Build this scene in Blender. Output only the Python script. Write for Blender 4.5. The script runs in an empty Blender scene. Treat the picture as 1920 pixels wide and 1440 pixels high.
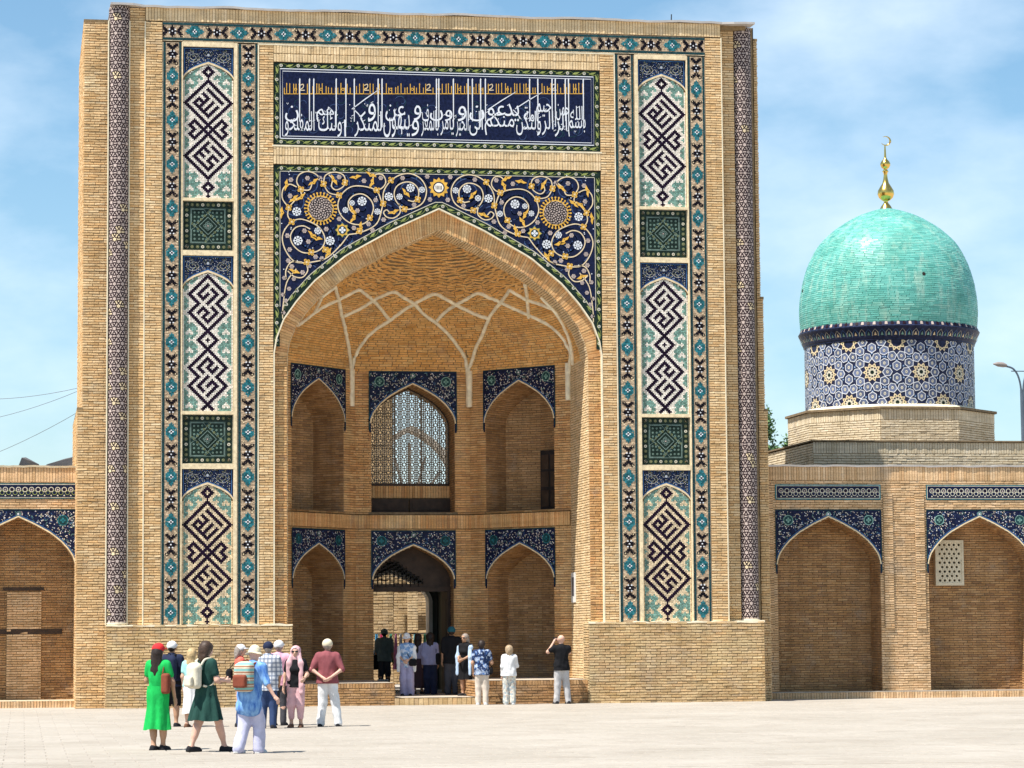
import bpy, math, random
import numpy as np
from mathutils import Matrix, Vector

random.seed(7)
rng = np.random.default_rng(7)
S = bpy.context.scene
COL = S.collection
PI = math.pi
R = math.radians

# ------------------------------------------------------------------ camera
cam = bpy.data.objects.new('camera', bpy.data.cameras.new('camera'))
COL.objects.link(cam)
S.camera = cam
cam.data.sensor_width = 36.0
cam.data.lens = 99.77
cam.data.clip_start = 0.5
cam.data.clip_end = 4000
_y, _p, _r = R(9.79823), R(5.07189), R(-0.41755)
_F = Vector((math.sin(_y) * math.cos(_p), math.cos(_y) * math.cos(_p), math.sin(_p)))
_R = Vector((math.cos(_y), -math.sin(_y), 0))
_U = _R.cross(_F)
_R2 = math.cos(_r) * _R + math.sin(_r) * _U
_U2 = -math.sin(_r) * _R + math.cos(_r) * _U
_m = Matrix((_R2, _U2, -_F)).transposed().to_4x4()
_m.translation = Vector((-10.2674, -70.09, 1.7))
cam.matrix_world = _m

# ------------------------------------------------------------------ sky, sun, exposure
SUN = Vector((-1.0, -0.50, 2.15)).normalized()          # towards the sun: high, from the left, a little in front
EL = math.asin(SUN.z)
AZ = math.atan2(SUN.x, SUN.y)
W = bpy.data.worlds.new('World')
S.world = W
W.use_nodes = True
nt = W.node_tree
for n in list(nt.nodes):
    nt.nodes.remove(n)
def wn(t, **k):
    n = nt.nodes.new(t)
    for a, b in k.items():
        setattr(n, a, b)
    return n
wo = wn('ShaderNodeOutputWorld')
bg = wn('ShaderNodeBackground')
sky = wn('ShaderNodeTexSky', sky_type='NISHITA')
sky.sun_disc = False
sky.sun_elevation = EL
sky.sun_rotation = AZ
sky.altitude = 450
sky.air_density = 1.0
sky.dust_density = 0.6
sky.ozone_density = 3.0
tc = wn('ShaderNodeTexCoord')
mp = wn('ShaderNodeMapping')
mp.inputs['Scale'].default_value = (3.2, 3.2, 6.5)
mp.inputs['Location'].default_value = (6.5, 2.2, 0.8)
cl = wn('ShaderNodeTexNoise')
cl.inputs['Scale'].default_value = 2.4
cl.inputs['Detail'].default_value = 7
cl.inputs['Roughness'].default_value = 0.55
cr = wn('ShaderNodeValToRGB')
cr.color_ramp.elements[0].position = 0.44
cr.color_ramp.elements[0].color = (0, 0, 0, 1)
cr.color_ramp.elements[1].position = 0.90
cr.color_ramp.elements[1].color = (0.8, 0.8, 0.8, 1)
mx = wn('ShaderNodeMixRGB')
mx.inputs['Color2'].default_value = (7.4, 8.2, 8.9, 1)
hs = wn('ShaderNodeHueSaturation')
hs.inputs['Saturation'].default_value = 1.08
hs.inputs['Hue'].default_value = 0.488
nt.links.new(tc.outputs['Generated'], mp.inputs['Vector'])
nt.links.new(mp.outputs['Vector'], cl.inputs['Vector'])
nt.links.new(cl.outputs['Fac'], cr.inputs['Fac'])
nt.links.new(cr.outputs['Color'], mx.inputs['Fac'])
nt.links.new(sky.outputs['Color'], hs.inputs['Color'])
nt.links.new(hs.outputs['Color'], mx.inputs['Color1'])
nt.links.new(mx.outputs['Color'], bg.inputs['Color'])
nt.links.new(bg.outputs['Background'], wo.inputs['Surface'])
bg.inputs['Strength'].default_value = 0.095
sl = bpy.data.lights.new('sun', 'SUN')
sl.energy = 5.0
sl.angle = R(0.53)
sl.color = (1.0, 0.955, 0.88)
so = bpy.data.objects.new('sun', sl)
COL.objects.link(so)
so.location = (-30, -20, 60)
so.rotation_euler = (-SUN).to_track_quat('-Z', 'Y').to_euler()
S.view_settings.view_transform = 'Standard'
S.view_settings.look = 'None'
S.view_settings.gamma = 1.0
S.view_settings.use_curve_mapping = False
S.view_settings.exposure = 0.75
S.cycles.max_bounces = 8
S.cycles.diffuse_bounces = 5
S.cycles.use_denoising = True

# ------------------------------------------------------------------ materials
MATS = {}
class NG:
    """small helper round a material's node tree"""
    def __init__(s, name, rough=.7, spec=.3, metal=0.0):
        s.m = bpy.data.materials.new(name)
        s.m.use_nodes = True
        s.t = s.m.node_tree
        s.b = s.t.nodes['Principled BSDF']
        s.b.inputs['Roughness'].default_value = rough
        s.b.inputs['Specular IOR Level'].default_value = spec
        s.b.inputs['Metallic'].default_value = metal
        MATS[name] = s.m
    def n(s, t, ins=None, **k):
        o = s.t.nodes.new(t)
        for a, b in k.items():
            setattr(o, a, b)
        for a, b in (ins or {}).items():
            if hasattr(b, 'is_output'):
                s.t.links.new(b, o.inputs[a])
            else:
                o.inputs[a].default_value = b
        return o
    def link(s, a, b):
        s.t.links.new(a, b)
    def pos(s, kind='world'):
        if kind == 'world':
            return s.n('ShaderNodeNewGeometry').outputs['Position']
        return s.n('ShaderNodeTexCoord').outputs['Object']
    def noise(s, scale, detail=4, vec=None, rough=.55):
        o = s.n('ShaderNodeTexNoise', {'Scale': scale, 'Detail': detail, 'Roughness': rough})
        s.link(vec or s.pos(), o.inputs['Vector'])
        return o.outputs['Fac']
    def ramp(s, fac, stops, interp='LINEAR'):
        o = s.n('ShaderNodeValToRGB')
        r = o.color_ramp
        r.interpolation = interp
        while len(r.elements) < len(stops):
            r.elements.new(.5)
        for e, (p, c) in zip(r.elements, stops):
            e.position = p
            e.color = (c[0], c[1], c[2], 1)
        s.link(fac, o.inputs['Fac'])
        return o.outputs['Color']
    def mix(s, a, b, fac, mode='MIX'):
        o = s.n('ShaderNodeMixRGB', blend_type=mode)
        for v, i in ((fac, 'Fac'), (a, 'Color1'), (b, 'Color2')):
            if hasattr(v, 'is_output'):
                s.link(v, o.inputs[i])
            elif i == 'Fac':
                o.inputs[i].default_value = v
            else:
                o.inputs[i].default_value = (v[0], v[1], v[2], 1)
        return o.outputs['Color']
    def bump(s, h, strength=.3, dist=.01):
        o = s.n('ShaderNodeBump', {'Strength': strength, 'Distance': dist})
        s.link(h, o.inputs['Height'])
        s.link(o.outputs['Normal'], s.b.inputs['Normal'])
    def col(s, c):
        s.link(c, s.b.inputs['Base Color'])
    def rnd(s):
        a = s.n('ShaderNodeNewGeometry').outputs['Random Per Island']
        b = s.n('ShaderNodeObjectInfo').outputs['Random']
        o = s.n('ShaderNodeMath', operation='ADD')
        s.link(a, o.inputs[0]); s.link(b, o.inputs[1])
        f = s.n('ShaderNodeMath', operation='FRACT')
        s.link(o.outputs[0], f.inputs[0])
        return f.outputs[0]

def brickmat(name, cols, stain=(.55, .42, .28), st=.35, rough=.88):
    g = NG(name, rough, .15)
    k = len(cols)
    c = g.ramp(g.rnd(), [(i / (k - 1), cc) for i, cc in enumerate(cols)])
    big = g.ramp(g.noise(.55, 5), [(.36, (0, 0, 0)), (.68, (1, 1, 1))])
    c = g.mix(c, stain, g.mix((0, 0, 0), (st, st, st), big))
    pale = g.ramp(g.noise(.9, 6, rough=.65), [(.50, (0, 0, 0)), (.72, (.45, .45, .45))])
    c = g.mix(c, tuple(min(.8, x * f) for x, f in zip(cols[len(cols) // 2], (1.16, 1.22, 1.36))), pale)
    # long horizontal weathering streaks
    mpn = g.n('ShaderNodeMapping', {'Scale': (.6, .6, 7.0)})
    g.link(g.pos(), mpn.inputs['Vector'])
    stk = g.ramp(g.noise(1.3, 5, mpn.outputs['Vector'], .6), [(.3, (.72, .7, .66)), (.62, (1.06, 1.05, 1.04))])
    c = g.mix(c, stk, .75, 'MULTIPLY')
    # grey grime in patches and thin run-down streaks
    grime = g.ramp(g.noise(1.6, 7, rough=.7), [(.55, (0, 0, 0)), (.74, (.55, .55, .55))])
    c = g.mix(c, (.36, .31, .25), grime)
    mpr = g.n('ShaderNodeMapping', {'Scale': (3.4, 3.4, .28)})
    g.link(g.pos(), mpr.inputs['Vector'])
    c = g.mix(c, g.ramp(g.noise(1.5, 5, mpr.outputs['Vector'], .6), [(.33, (.80, .79, .77)), (.58, (1.05, 1.05, 1.06))]), .8, 'MULTIPLY')
    fine = g.noise(34, 4)
    c = g.mix(c, g.ramp(fine, [(.25, (.72, .7, .68)), (.7, (1.1, 1.1, 1.1))]), .8, 'MULTIPLY')
    g.col(c)
    g.bump(fine, .45, .012)
    return g.m

def plain(name, col, rough=.6, var=.18, scale=9, spec=.3, bump=.15, metal=0.0, island=0.0, obj=False):
    g = NG(name, rough, spec, metal)
    v = g.pos('obj' if obj else 'world')
    f = g.noise(scale, 4, v)
    lo = tuple(x * (1 - var) for x in col)
    hi = tuple(min(1, x * (1 + var)) for x in col)
    c = g.ramp(f, [(.3, lo), (.7, hi)])
    if island:
        a = 1 - island
        c = g.mix(c, g.ramp(g.rnd(), [(0, (a, a, a)), (1, (1 + island * .6,) * 3)]), 1.0, 'MULTIPLY')
    g.col(c)
    if bump:
        g.bump(g.noise(scale * 5, 3, v), bump, .006)
    return g.m

BUFF = [(0.748, 0.536, 0.292), (0.822, 0.601, 0.341), (0.873, 0.656, 0.391), (0.71, 0.465, 0.224), (0.88, 0.704, 0.447), (0.773, 0.5, 0.241), (0.662, 0.441, 0.235)]
brickmat('brick', BUFF, (.70, .43, .19), .5)
brickmat('brick_pale', [(0.774, 0.579, 0.335), (0.832, 0.639, 0.39), (0.716, 0.518, 0.287), (0.878, 0.688, 0.443)], (0.716, 0.502, 0.27), .3)
brickmat('brick_base', [(0.647, 0.449, 0.219), (0.741, 0.525, 0.273), (0.576, 0.375, 0.165), (0.788, 0.573, 0.312), (0.683, 0.428, 0.195), (0.624, 0.461, 0.273)], (0.493, 0.375, 0.244), .45)
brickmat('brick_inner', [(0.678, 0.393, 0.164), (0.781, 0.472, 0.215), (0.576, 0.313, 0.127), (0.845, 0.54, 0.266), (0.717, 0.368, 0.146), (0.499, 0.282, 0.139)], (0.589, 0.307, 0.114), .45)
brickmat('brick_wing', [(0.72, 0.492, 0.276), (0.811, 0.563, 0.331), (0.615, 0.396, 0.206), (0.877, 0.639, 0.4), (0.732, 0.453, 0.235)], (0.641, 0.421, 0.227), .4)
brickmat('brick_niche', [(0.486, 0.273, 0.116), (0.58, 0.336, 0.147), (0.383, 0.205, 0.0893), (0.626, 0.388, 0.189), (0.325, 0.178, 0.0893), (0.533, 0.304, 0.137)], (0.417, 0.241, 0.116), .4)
brickmat('vault_brick', [(0.811, 0.453, 0.159), (0.88, 0.512, 0.194), (0.717, 0.366, 0.115), (0.88, 0.585, 0.259), (0.77, 0.387, 0.129)], (0.865, 0.478, 0.144), .5)
brickmat('brick_cream', [(.72, .62, .45), (.77, .68, .51), (.68, .575, .40), (.80, .71, .55)], (.66, .55, .38), .3)
plain('joint_sand', (.31, .275, .235), .95, .25, 5)
plain('mortar', (0.23, 0.16, 0.085), .95, .25, 12)  # darkened so the joints carry some of their shadow in the colour
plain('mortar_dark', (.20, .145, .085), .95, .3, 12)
plain('cream_plaster', (.74, .65, .47), .85, .15, 6, bump=.3)
plain('rib_plaster', (.84, .75, .56), .85, .22, 5, bump=.4)
plain('cap_metal', (.62, .58, .55), .5, .12, 3, metal=.3)
T = dict(rough=.34, spec=.10, bump=.08)
plain('tile_navy', (.009, .013, .042), var=.5, scale=14, **T)
plain('tile_black', (0.006, 0.004, 0.009), var=.4, scale=14, island=.3, **T)
plain('tile_violet', (0.012, 0.004, 0.016), var=.4, scale=14, island=.5, **T)
plain('tile_white', (0.85, 0.79, 0.7), var=.12, scale=8, island=.16, **T)
plain('tile_pure', (0.7, 0.72, 0.76), var=.06, scale=8, **T)
plain('tile_buff', (0.78, 0.63, 0.42), .8, .25, 10, island=.25, bump=.2)
plain('tile_teal', (0.022, 0.15, 0.18), var=.35, scale=10, island=.5, **T)
plain('tile_mint', (0.19, 0.35, 0.3), var=.25, scale=10, island=.4, **T)
plain('tile_edge', (0.014, 0.048, 0.055), var=.4, scale=10, **T)
plain('tile_gold', (0.7, 0.4, 0.07), var=.2, scale=10, **T)
plain('moulding', (.72, .585, .375), .85, .22, 14, bump=.5)
plain('band_buff', (.52, .385, .255), .8, .3, 16, island=.35, bump=.2)
plain('tile_sage', (.17, .245, .215), var=.3, scale=12, **T)
plain('tile_olive', (.17, .185, .085), var=.4, scale=12, **T)
plain('tile_green', (.055, .115, .045), var=.5, scale=10, **T)
plain('tile_leaf', (0.26, 0.3, 0.09), var=.3, scale=10, **T)
plain('tile_slate', (.045, .075, .17), var=.4, scale=10, **T)
plain('tile_forest', (.012, .024, .018), var=.5, scale=12, **T)
plain('tile_cream', (.70, .56, .36), var=.2, scale=10, **T)
plain('tile_rose', (0.46, 0.37, 0.33), var=.14, scale=10, island=.2, **T)
plain('tile_plum', (0.022, 0.009, 0.014), var=.4, scale=10, **T)
plain('tile_blue', (.06, .16, .36), var=.3, scale=10, **T)
plain('tile_ivory', (.60, .56, .44), var=.2, scale=10, **T)
plain('wood_dark', (.045, .026, .016), .6, .4, 5)
plain('wood_black', (.016, .012, .012), .6, .4, 5)
plain('lattice_wood', (0.3, 0.25, 0.19), .7, .3, 6)
plain('iron', (.02, .02, .022), .5, .3, 6)
plain('sign_white', (.75, .75, .73), .5, .05)
plain('sign_dark', (.12, .12, .14), .5, .1)
plain('screen_stone', (.66, .58, .42), .85, .15, 8, bump=.3)
plain('hole_shade', (.02, .015, .012), .9, .2)  # near-black colour painted for the shade inside holes
plain('plaster_white', (.72, .71, .68), .8, .08, 4)
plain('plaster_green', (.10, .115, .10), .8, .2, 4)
plain('floor_stone', (.42, .36, .29), .8, .2, 3)
plain('gold_metal', (.80, .52, .13), .22, .15, 6, metal=1.0, bump=.05)
plain('roof_sheet', (.16, .15, .15), .6, .3, 2)
plain('lamp_blue', (0.11, 0.14, 0.175), .45, .15, 4, metal=.4)
plain('lamp_head', (.26, .22, .20), .5, .15, 4)
plain('wire', (.12, .12, .13), .6, .1)
plain('bark', (.10, .065, .04), .9, .3, 8)
plain('leaf', (0.085, 0.165, 0.055), .6, .4, 3, island=.45)

def dome_material():
    g = NG('dome_tile', .4, .25)
    c = g.ramp(g.rnd(), [(0, (.10, .37, .32)), (.25, (.14, .45, .39)), (.5, (.18, .50, .43)), (.75, (.12, .41, .355)), (.9, (.24, .53, .45)), (1, (.085, .31, .275))])
    mpn = g.n('ShaderNodeMapping', {'Scale': (2.2, 2.2, .35)})
    g.link(g.pos(), mpn.inputs['Vector'])
    st = g.ramp(g.noise(2.2, 6, mpn.outputs['Vector'], .6), [(.50, (0, 0, 0)), (.72, (.65, .65, .65))])
    c = g.mix(c, (.44, .60, .50), st)
    dk = g.ramp(g.noise(1.1, 5), [(.42, (1, 1, 1)), (.70, (.62, .74, .70))])
    c = g.mix(c, dk, .9, 'MULTIPLY')
    g.col(c)
    rg = g.ramp(g.noise(5, 3), [(.3, (.26,) * 3), (.7, (.60,) * 3)])
    g.link(rg, g.b.inputs['Roughness'])
    g.bump(g.noise(14, 3), .25, .01)
dome_material()
plain('drum_ground', (.020, .026, .062), .4, .4, 12, spec=.1)
plain('drum_fill', (.13, .16, .26), .4, .3, 12, spec=.1, island=.3)
plain('dome_joint', (.09, .30, .265), .6, .2, 6)

def paving_material():
    g = NG('paving', .8, .2)
    c = g.ramp(g.rnd(), [(0, (.355, .316, .270)), (.5, (.398, .360, .312)), (1, (.375, .337, .288))])
    c = g.mix(c, g.ramp(g.noise(.25, 5), [(.3, (.86, .85, .83)), (.7, (1.05, 1.05, 1.05))]), .9, 'MULTIPLY')
    c = g.mix(c, g.ramp(g.noise(9, 5), [(.3, (.86, .85, .83)), (.7, (1.05, 1.05, 1.05))]), .8, 'MULTIPLY')
    sp = g.ramp(g.noise(1.7, 6, rough=.75), [(.66, (1, 1, 1)), (.74, (.70, .66, .60))])
    c = g.mix(c, sp, .7, 'MULTIPLY')
    g.col(c)
    g.bump(g.noise(22, 4), .4, .01)
paving_material()
plain('ground_stone', (.38, .343, .296), .85, .12, .7)

# ------------------------------------------------------------------ mesh building
def A3(v):
    return np.asarray(v, dtype=np.float64)

class MB:
    """collects faces of any size; build() links ONE mesh object"""
    def __init__(s):
        s.V = []; s.n = 0; s.L = []; s.T = []; s.M = []
    def addv(s, v):
        v = A3(v).reshape(-1, 3)
        s.V.append(v); b = s.n; s.n += len(v)
        return b
    def faces(s, F, mi=0):
        F = np.asarray(F, dtype=np.int64)
        s.L.append(F.ravel()); s.T.append(np.full(len(F), F.shape[1], dtype=np.int64))
        s.M.append(np.broadcast_to(np.asarray(mi), (len(F),)))
    def poly(s, pts, mi=0):
        b = s.addv(pts)
        s.faces([list(range(b, b + len(pts)))], mi)
    def box(s, x0, x1, y0, y1, z0, z1, mi=0):
        b = s.addv([(x, y, z) for x in (x0, x1) for y in (y0, y1) for z in (z0, z1)])
        s.faces(np.array([[0, 1, 3, 2], [4, 6, 7, 5], [0, 4, 5, 1], [2, 3, 7, 6], [0, 2, 6, 4], [1, 5, 7, 3]]) + b, mi)
    def grid(s, P, mi=0, wrapu=False):
        P = A3(P); nu, nv = P.shape[:2]
        b = s.addv(P)
        i, j = np.meshgrid(np.arange(nu if wrapu else nu - 1), np.arange(nv - 1), indexing='ij')
        i2 = (i + 1) % nu
        F = np.stack([i * nv + j, i2 * nv + j, i2 * nv + j + 1, i * nv + j + 1], -1).reshape(-1, 4) + b
        s.faces(F, mi)
    def tube(s, pts, r, k=8, mi=0, caps=True):
        pts = A3(pts); n = len(pts)
        r = np.broadcast_to(np.asarray(r, dtype=float), (n,))
        rings = []
        for i in range(n):
            t = pts[min(i + 1, n - 1)] - pts[max(i - 1, 0)]
            t = t / (np.linalg.norm(t) + 1e-9)
            a = np.array([0, 0, 1.0]) if abs(t[2]) < .9 else np.array([1.0, 0, 0])
            u = np.cross(t, a); u /= np.linalg.norm(u); w = np.cross(t, u)
            th = np.arange(k) * 2 * PI / k
            rings.append(pts[i] + r[i] * (np.cos(th)[:, None] * u + np.sin(th)[:, None] * w))
        P = np.array(rings).transpose(1, 0, 2)
        s.grid(P, mi, True)
        if caps:
            s.poly(rings[0], mi); s.poly(rings[-1][::-1], mi)
    def lathe(s, prof, c, k=24, mi=0):
        th = np.arange(k) * 2 * PI / k
        P = np.array([[(c[0] + r * math.cos(t), c[1] + r * math.sin(t), c[2] + z) for r, z in prof] for t in th])
        s.grid(P, mi, True)
    def mesh(s, name, mats, smooth=False):
        m = bpy.data.meshes.new(name)
        if s.n:
            V = np.concatenate(s.V); L = np.concatenate(s.L); Tt = np.concatenate(s.T); Mi = np.concatenate(s.M)
            m.vertices.add(len(V)); m.vertices.foreach_set('co', V.ravel())
            m.loops.add(len(L)); m.loops.foreach_set('vertex_index', L.astype(np.int32))
            st = np.concatenate([[0], np.cumsum(Tt)[:-1]])
            m.polygons.add(len(Tt)); m.polygons.foreach_set('loop_start', st.astype(np.int32))
            m.polygons.foreach_set('material_index', Mi.astype(np.int32))
            m.polygons.foreach_set('use_smooth', np.full(len(Tt), bool(smooth)))
            m.update(calc_edges=True)
            m.validate()
        for a in (mats if isinstance(mats, (list, tuple)) else [mats]):
            m.materials.append(MATS[a])
        return m
    def build(s, name, mats, parent=None, smooth=False, **props):
        return link(name, s.mesh(name, mats, smooth), parent, **props)

def link(name, data, parent=None, **props):
    o = bpy.data.objects.new(name, data)
    COL.objects.link(o)
    if parent is not None:
        o.parent = parent
    for k, v in props.items():
        if v is not None:
            o[k] = v
    return o
def thing(name, label, category, loc=(0, 0, 0), group=None):
    o = link(name, None, None, label=label, category=category, group=group)
    o.location = loc
    o.empty_display_size = .2
    return o
def at0(o):
    """keep children authored in world coordinates under an Empty that stands at the thing's base"""
    bpy.context.view_layer.update()
    inv = Matrix.Translation(-Vector(o.location))
    for c in o.children:
        c.matrix_parent_inverse = inv
    return o

# mappings from wall coordinates (u along, v up, d proud) to the world
def front(Y):
    return lambda u, v, d: np.stack([u, Y - d, v], -1)
def wallmap(p0, p1, side=1):
    """vertical wall from p0 to p1 (plan); d grows to the left of p0->p1 when side=1"""
    p0 = np.array(p0, float); p1 = np.array(p1, float)
    t = (p1 - p0) / np.linalg.norm(p1 - p0)
    nrm = np.array([-t[1], t[0]]) * side
    return lambda u, v, d: np.stack([p0[0] + t[0] * u + nrm[0] * d, p0[1] + t[1] * u + nrm[1] * d, v + 0 * u], -1)

def sub_iv(ivs, a, b):
    out = []
    for x, y in ivs:
        if b <= x or a >= y:
            out.append((x, y))
        else:
            if a > x: out.append((x, a))
            if b < y: out.append((b, y))
    return out

def brick_rects(u0, u1, v0, v1, L=.262, H=.0635, holes=None, bond=.5, seg=9.0):
    n = max(1, round((v1 - v0) / H)); h = (v1 - v0) / n
    B = []; Q = []
    for k in range(n):
        va = v0 + k * h; vb = va + h
        ivs = [(u0, u1)]
        if holes:
            for a, b in holes((va + vb) / 2):
                ivs = sub_iv(ivs, a, b)
        off = (k % 2) * bond * L + (rng.uniform(-.03, .03) if bond else 0)
        for a, b in ivs:
            if b - a < .015:
                continue
            m = max(1, math.ceil((b - a) / seg))
            for i in range(m):
                Q.append((a + (b - a) * i / m, a + (b - a) * (i + 1) / m, va, vb))
            j0 = math.ceil((a + .035 - u0 - off) / L); j1 = math.floor((b - .035 - u0 - off) / L)
            e = [a] + [u0 + off + L * j + rng.uniform(-.012, .012) * (1 if bond else .25) for j in range(j0, j1 + 1)] + [b]
            B.extend((e[i], e[i + 1], va, vb) for i in range(len(e) - 1))
    return np.array(B), np.array(Q)

def put_bricks(mb, mapf, B, g=.0135, dep=.013, jit=.013, mi=0):
    if not len(B):
        return
    n = len(B)
    d1 = dep + rng.uniform(0, 1, n) * jit
    tilt = rng.uniform(-.003, .003, (n, 4))
    gu = g / 2; c = .003
    gh = gu * (.45 if g > .008 else 1)
    ua, ub, va, vb = B[:, 0] + gh, B[:, 1] - gh, B[:, 2] + gu, B[:, 3] - gu
    sag = rng.uniform(-.0045, .0045, n)
    U = np.stack([ua, ub, ub, ua, ua + c, ub - c, ub - c, ua + c], 1)
    Vv = np.stack([va + sag, va - sag, vb - sag, vb + sag, va + c + sag, va + c - sag, vb - c - sag, vb - c + sag], 1)
    D = np.concatenate([np.zeros((n, 4)) - .004, d1[:, None] + tilt], 1)
    P = mapf(U.ravel(), Vv.ravel(), D.ravel())
    b = mb.addv(P)
    base = (np.arange(n) * 8)[:, None, None] + b
    F = np.array([[4, 5, 6, 7], [0, 1, 5, 4], [1, 2, 6, 5], [2, 3, 7, 6], [3, 0, 4, 7]])[None] + base
    mb.faces(F.reshape(-1, 4), mi)

def put_quads(mb, mapf, Q, d=0.0, mi=1):
    n = len(Q)
    if not n:
        return
    U = Q[:, [0, 1, 1, 0]]; Vv = Q[:, [2, 2, 3, 3]]
    b = mb.addv(mapf(U.ravel(), Vv.ravel(), np.full(4 * n, d)))
    mb.faces(np.arange(4 * n).reshape(-1, 4) + b, mi)

def bricks(mb, mapf, u0, u1, v0, v1, L=.262, H=.0635, holes=None, bond=.5, seg=9.0, mi=0, mo=1, **k):
    B, Q = brick_rects(u0, u1, v0, v1, L, H, holes, bond, seg)
    put_bricks(mb, mapf, B, mi=mi, **k)
    put_quads(mb, mapf, Q, 0.0, mo)
def soldiers(mb, mapf, u0, u1, v0, v1, L=.070, rows=1, **k):
    bricks(mb, mapf, u0, u1, v0, v1, L=L, H=(v1 - v0) / rows, bond=0, **k)

# pointed (four-centred) arch: half width as a share of the springing half width, by share of the rise
_at = np.array([0, .10, .228, .36, .494, .67, .855, 1.0])
_aw = np.array([1, .985, .942, .86, .755, .565, .275, 0])
def aw(t):
    return np.interp(t, _at, _aw)
def arch_hole(c, Wd, z0, zs, za):
    def f(v):
        if v < z0 or v >= za: return []
        w = Wd if v <= zs else Wd * float(aw((v - zs) / (za - zs)))
        return [(c - w, c + w)]
    return f
def holes_of(*fs):
    def f(v):
        out = []
        for q in fs:
            out += q(v)
        return out
    return f
def rect_hole(a, b, z0, z1):
    return lambda v: [(a, b)] if z0 < v < z1 else []
def arch_curve(c, Wd, z0, zs, za, n=14):
    """outline from bottom left up over the apex to bottom right, in (u, v)"""
    t = np.concatenate([np.linspace(0, 1, n)])
    t = 1 - (1 - t) ** 1.3
    right = [(c + Wd * float(aw(q)), zs + (za - zs) * q) for q in t]
    left = [(2 * c - u, v) for u, v in right]
    return np.array([(c - Wd, z0)] + left[:-1] + right[::-1] + [(c + Wd, z0)])
def offset_curve(C, d):
    """moves an arch outline outwards (away from the opening) by d"""
    C = A3(C); n = len(C); out = []
    for i in range(n):
        t = C[min(i + 1, n - 1)] - C[max(i - 1, 0)]
        t /= np.linalg.norm(t)
        out.append(C[i] + d * np.array([-t[1], t[0]]))
    return np.array(out)

class Mosaic:
    """flat glazed pieces in wall coordinates, each lying a few millimetres proud"""
    def __init__(s, mapf):
        s.mb = MB(); s.f = mapf; s.names = []
    def mi(s, m):
        if m not in s.names: s.names.append(m)
        return s.names.index(m)
    def poly(s, pts, m, d=.004):
        p = A3(pts)
        s.mb.poly(s.f(p[:, 0], p[:, 1], np.full(len(p), d)), s.mi(m))
    def rect(s, a, b, c, e, m, d=.004):
        s.poly([(a, c), (b, c), (b, e), (a, e)], m, d)
    def disc(s, u, v, r, m, d=.006, k=10, rot=0.0, sy=1.0):
        th = np.arange(k) * 2 * PI / k + rot
        s.poly(np.stack([u + r * np.cos(th), v + r * sy * np.sin(th)], -1), m, d)
    def star(s, u, v, r0, r1, k, m, d=.006, rot=0.0):
        th = np.arange(2 * k) * PI / k + rot
        rr = np.where(np.arange(2 * k) % 2 == 0, r0, r1)
        s.poly(np.stack([u + rr * np.cos(th), v + rr * np.sin(th)], -1), m, d)
    def ring(s, u, v, r, w, m, d=.006, k=14):
        th = np.linspace(0, 2 * PI, k + 1)
        s.line(np.stack([u + r * np.cos(th), v + r * np.sin(th)], -1), w, m, d)
    def line(s, pts, w, m, d=.006, taper=None):
        p = A3(pts); n = len(p)
        t = np.gradient(p, axis=0)
        t /= (np.linalg.norm(t, axis=1)[:, None] + 1e-9)
        nr = np.stack([-t[:, 1], t[:, 0]], -1)
        ww = np.full(n, w / 2.0) if taper is None else w / 2.0 * np.asarray(taper)
        a = p + nr * ww[:, None]; b = p - nr * ww[:, None]
        q = np.stack([a, b], 1).reshape(-1, 2)
        base = s.mb.addv(s.f(q[:, 0], q[:, 1], np.full(len(q), d)))
        i = np.arange(n - 1) * 2
        s.mb.faces(np.stack([i, i + 1, i + 3, i + 2], -1) + base, s.mi(m))
    def strip(s, P, Q, m, d=.004):
        """quads between two polylines of equal length"""
        P = A3(P); Q = A3(Q); n = len(P)
        q = np.stack([P, Q], 1).reshape(-1, 2)
        base = s.mb.addv(s.f(q[:, 0], q[:, 1], np.full(len(q), d)))
        i = np.arange(n - 1) * 2
        s.mb.faces(np.stack([i, i + 1, i + 3, i + 2], -1) + base, s.mi(m))
    def flower(s, u, v, r, petal='tile_pure', core='tile_slate', d=.008, k=6):
        for i in range(k):
            a = i * 2 * PI / k
            s.disc(u + .62 * r * math.cos(a), v + .62 * r * math.sin(a), .40 * r, petal, d, 6)
        s.disc(u, v, .30 * r, petal, d + .001, 6)
        s.disc(u, v, .13 * r, core, d + .002, 5)
    def build(s, name, parent=None, **k):
        return s.mb.build(name, s.names, parent, **k)

def spline(P, n=8):
    """Catmull-Rom through the points"""
    P = A3(P)
    Q = np.vstack([2 * P[0] - P[1], P, 2 * P[-1] - P[-2]])
    out = []
    for i in range(len(P) - 1):
        a, b, c, e = Q[i:i + 4]
        for t in np.linspace(0, 1, n, endpoint=False):
            out.append(.5 * (2 * b + (c - a) * t + (2 * a - 5 * b + 4 * c - e) * t * t + (3 * b - a - 3 * c + e) * t ** 3))
    out.append(P[-1])
    return np.array(out)
# ================================================================== ground
mb = MB(); mb.poly([(-900, -900, 0), (900, -900, 0), (900, 1500, 0), (-900, 1500, 0)])
mb.build('ground', 'ground_stone', kind='structure')
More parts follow.
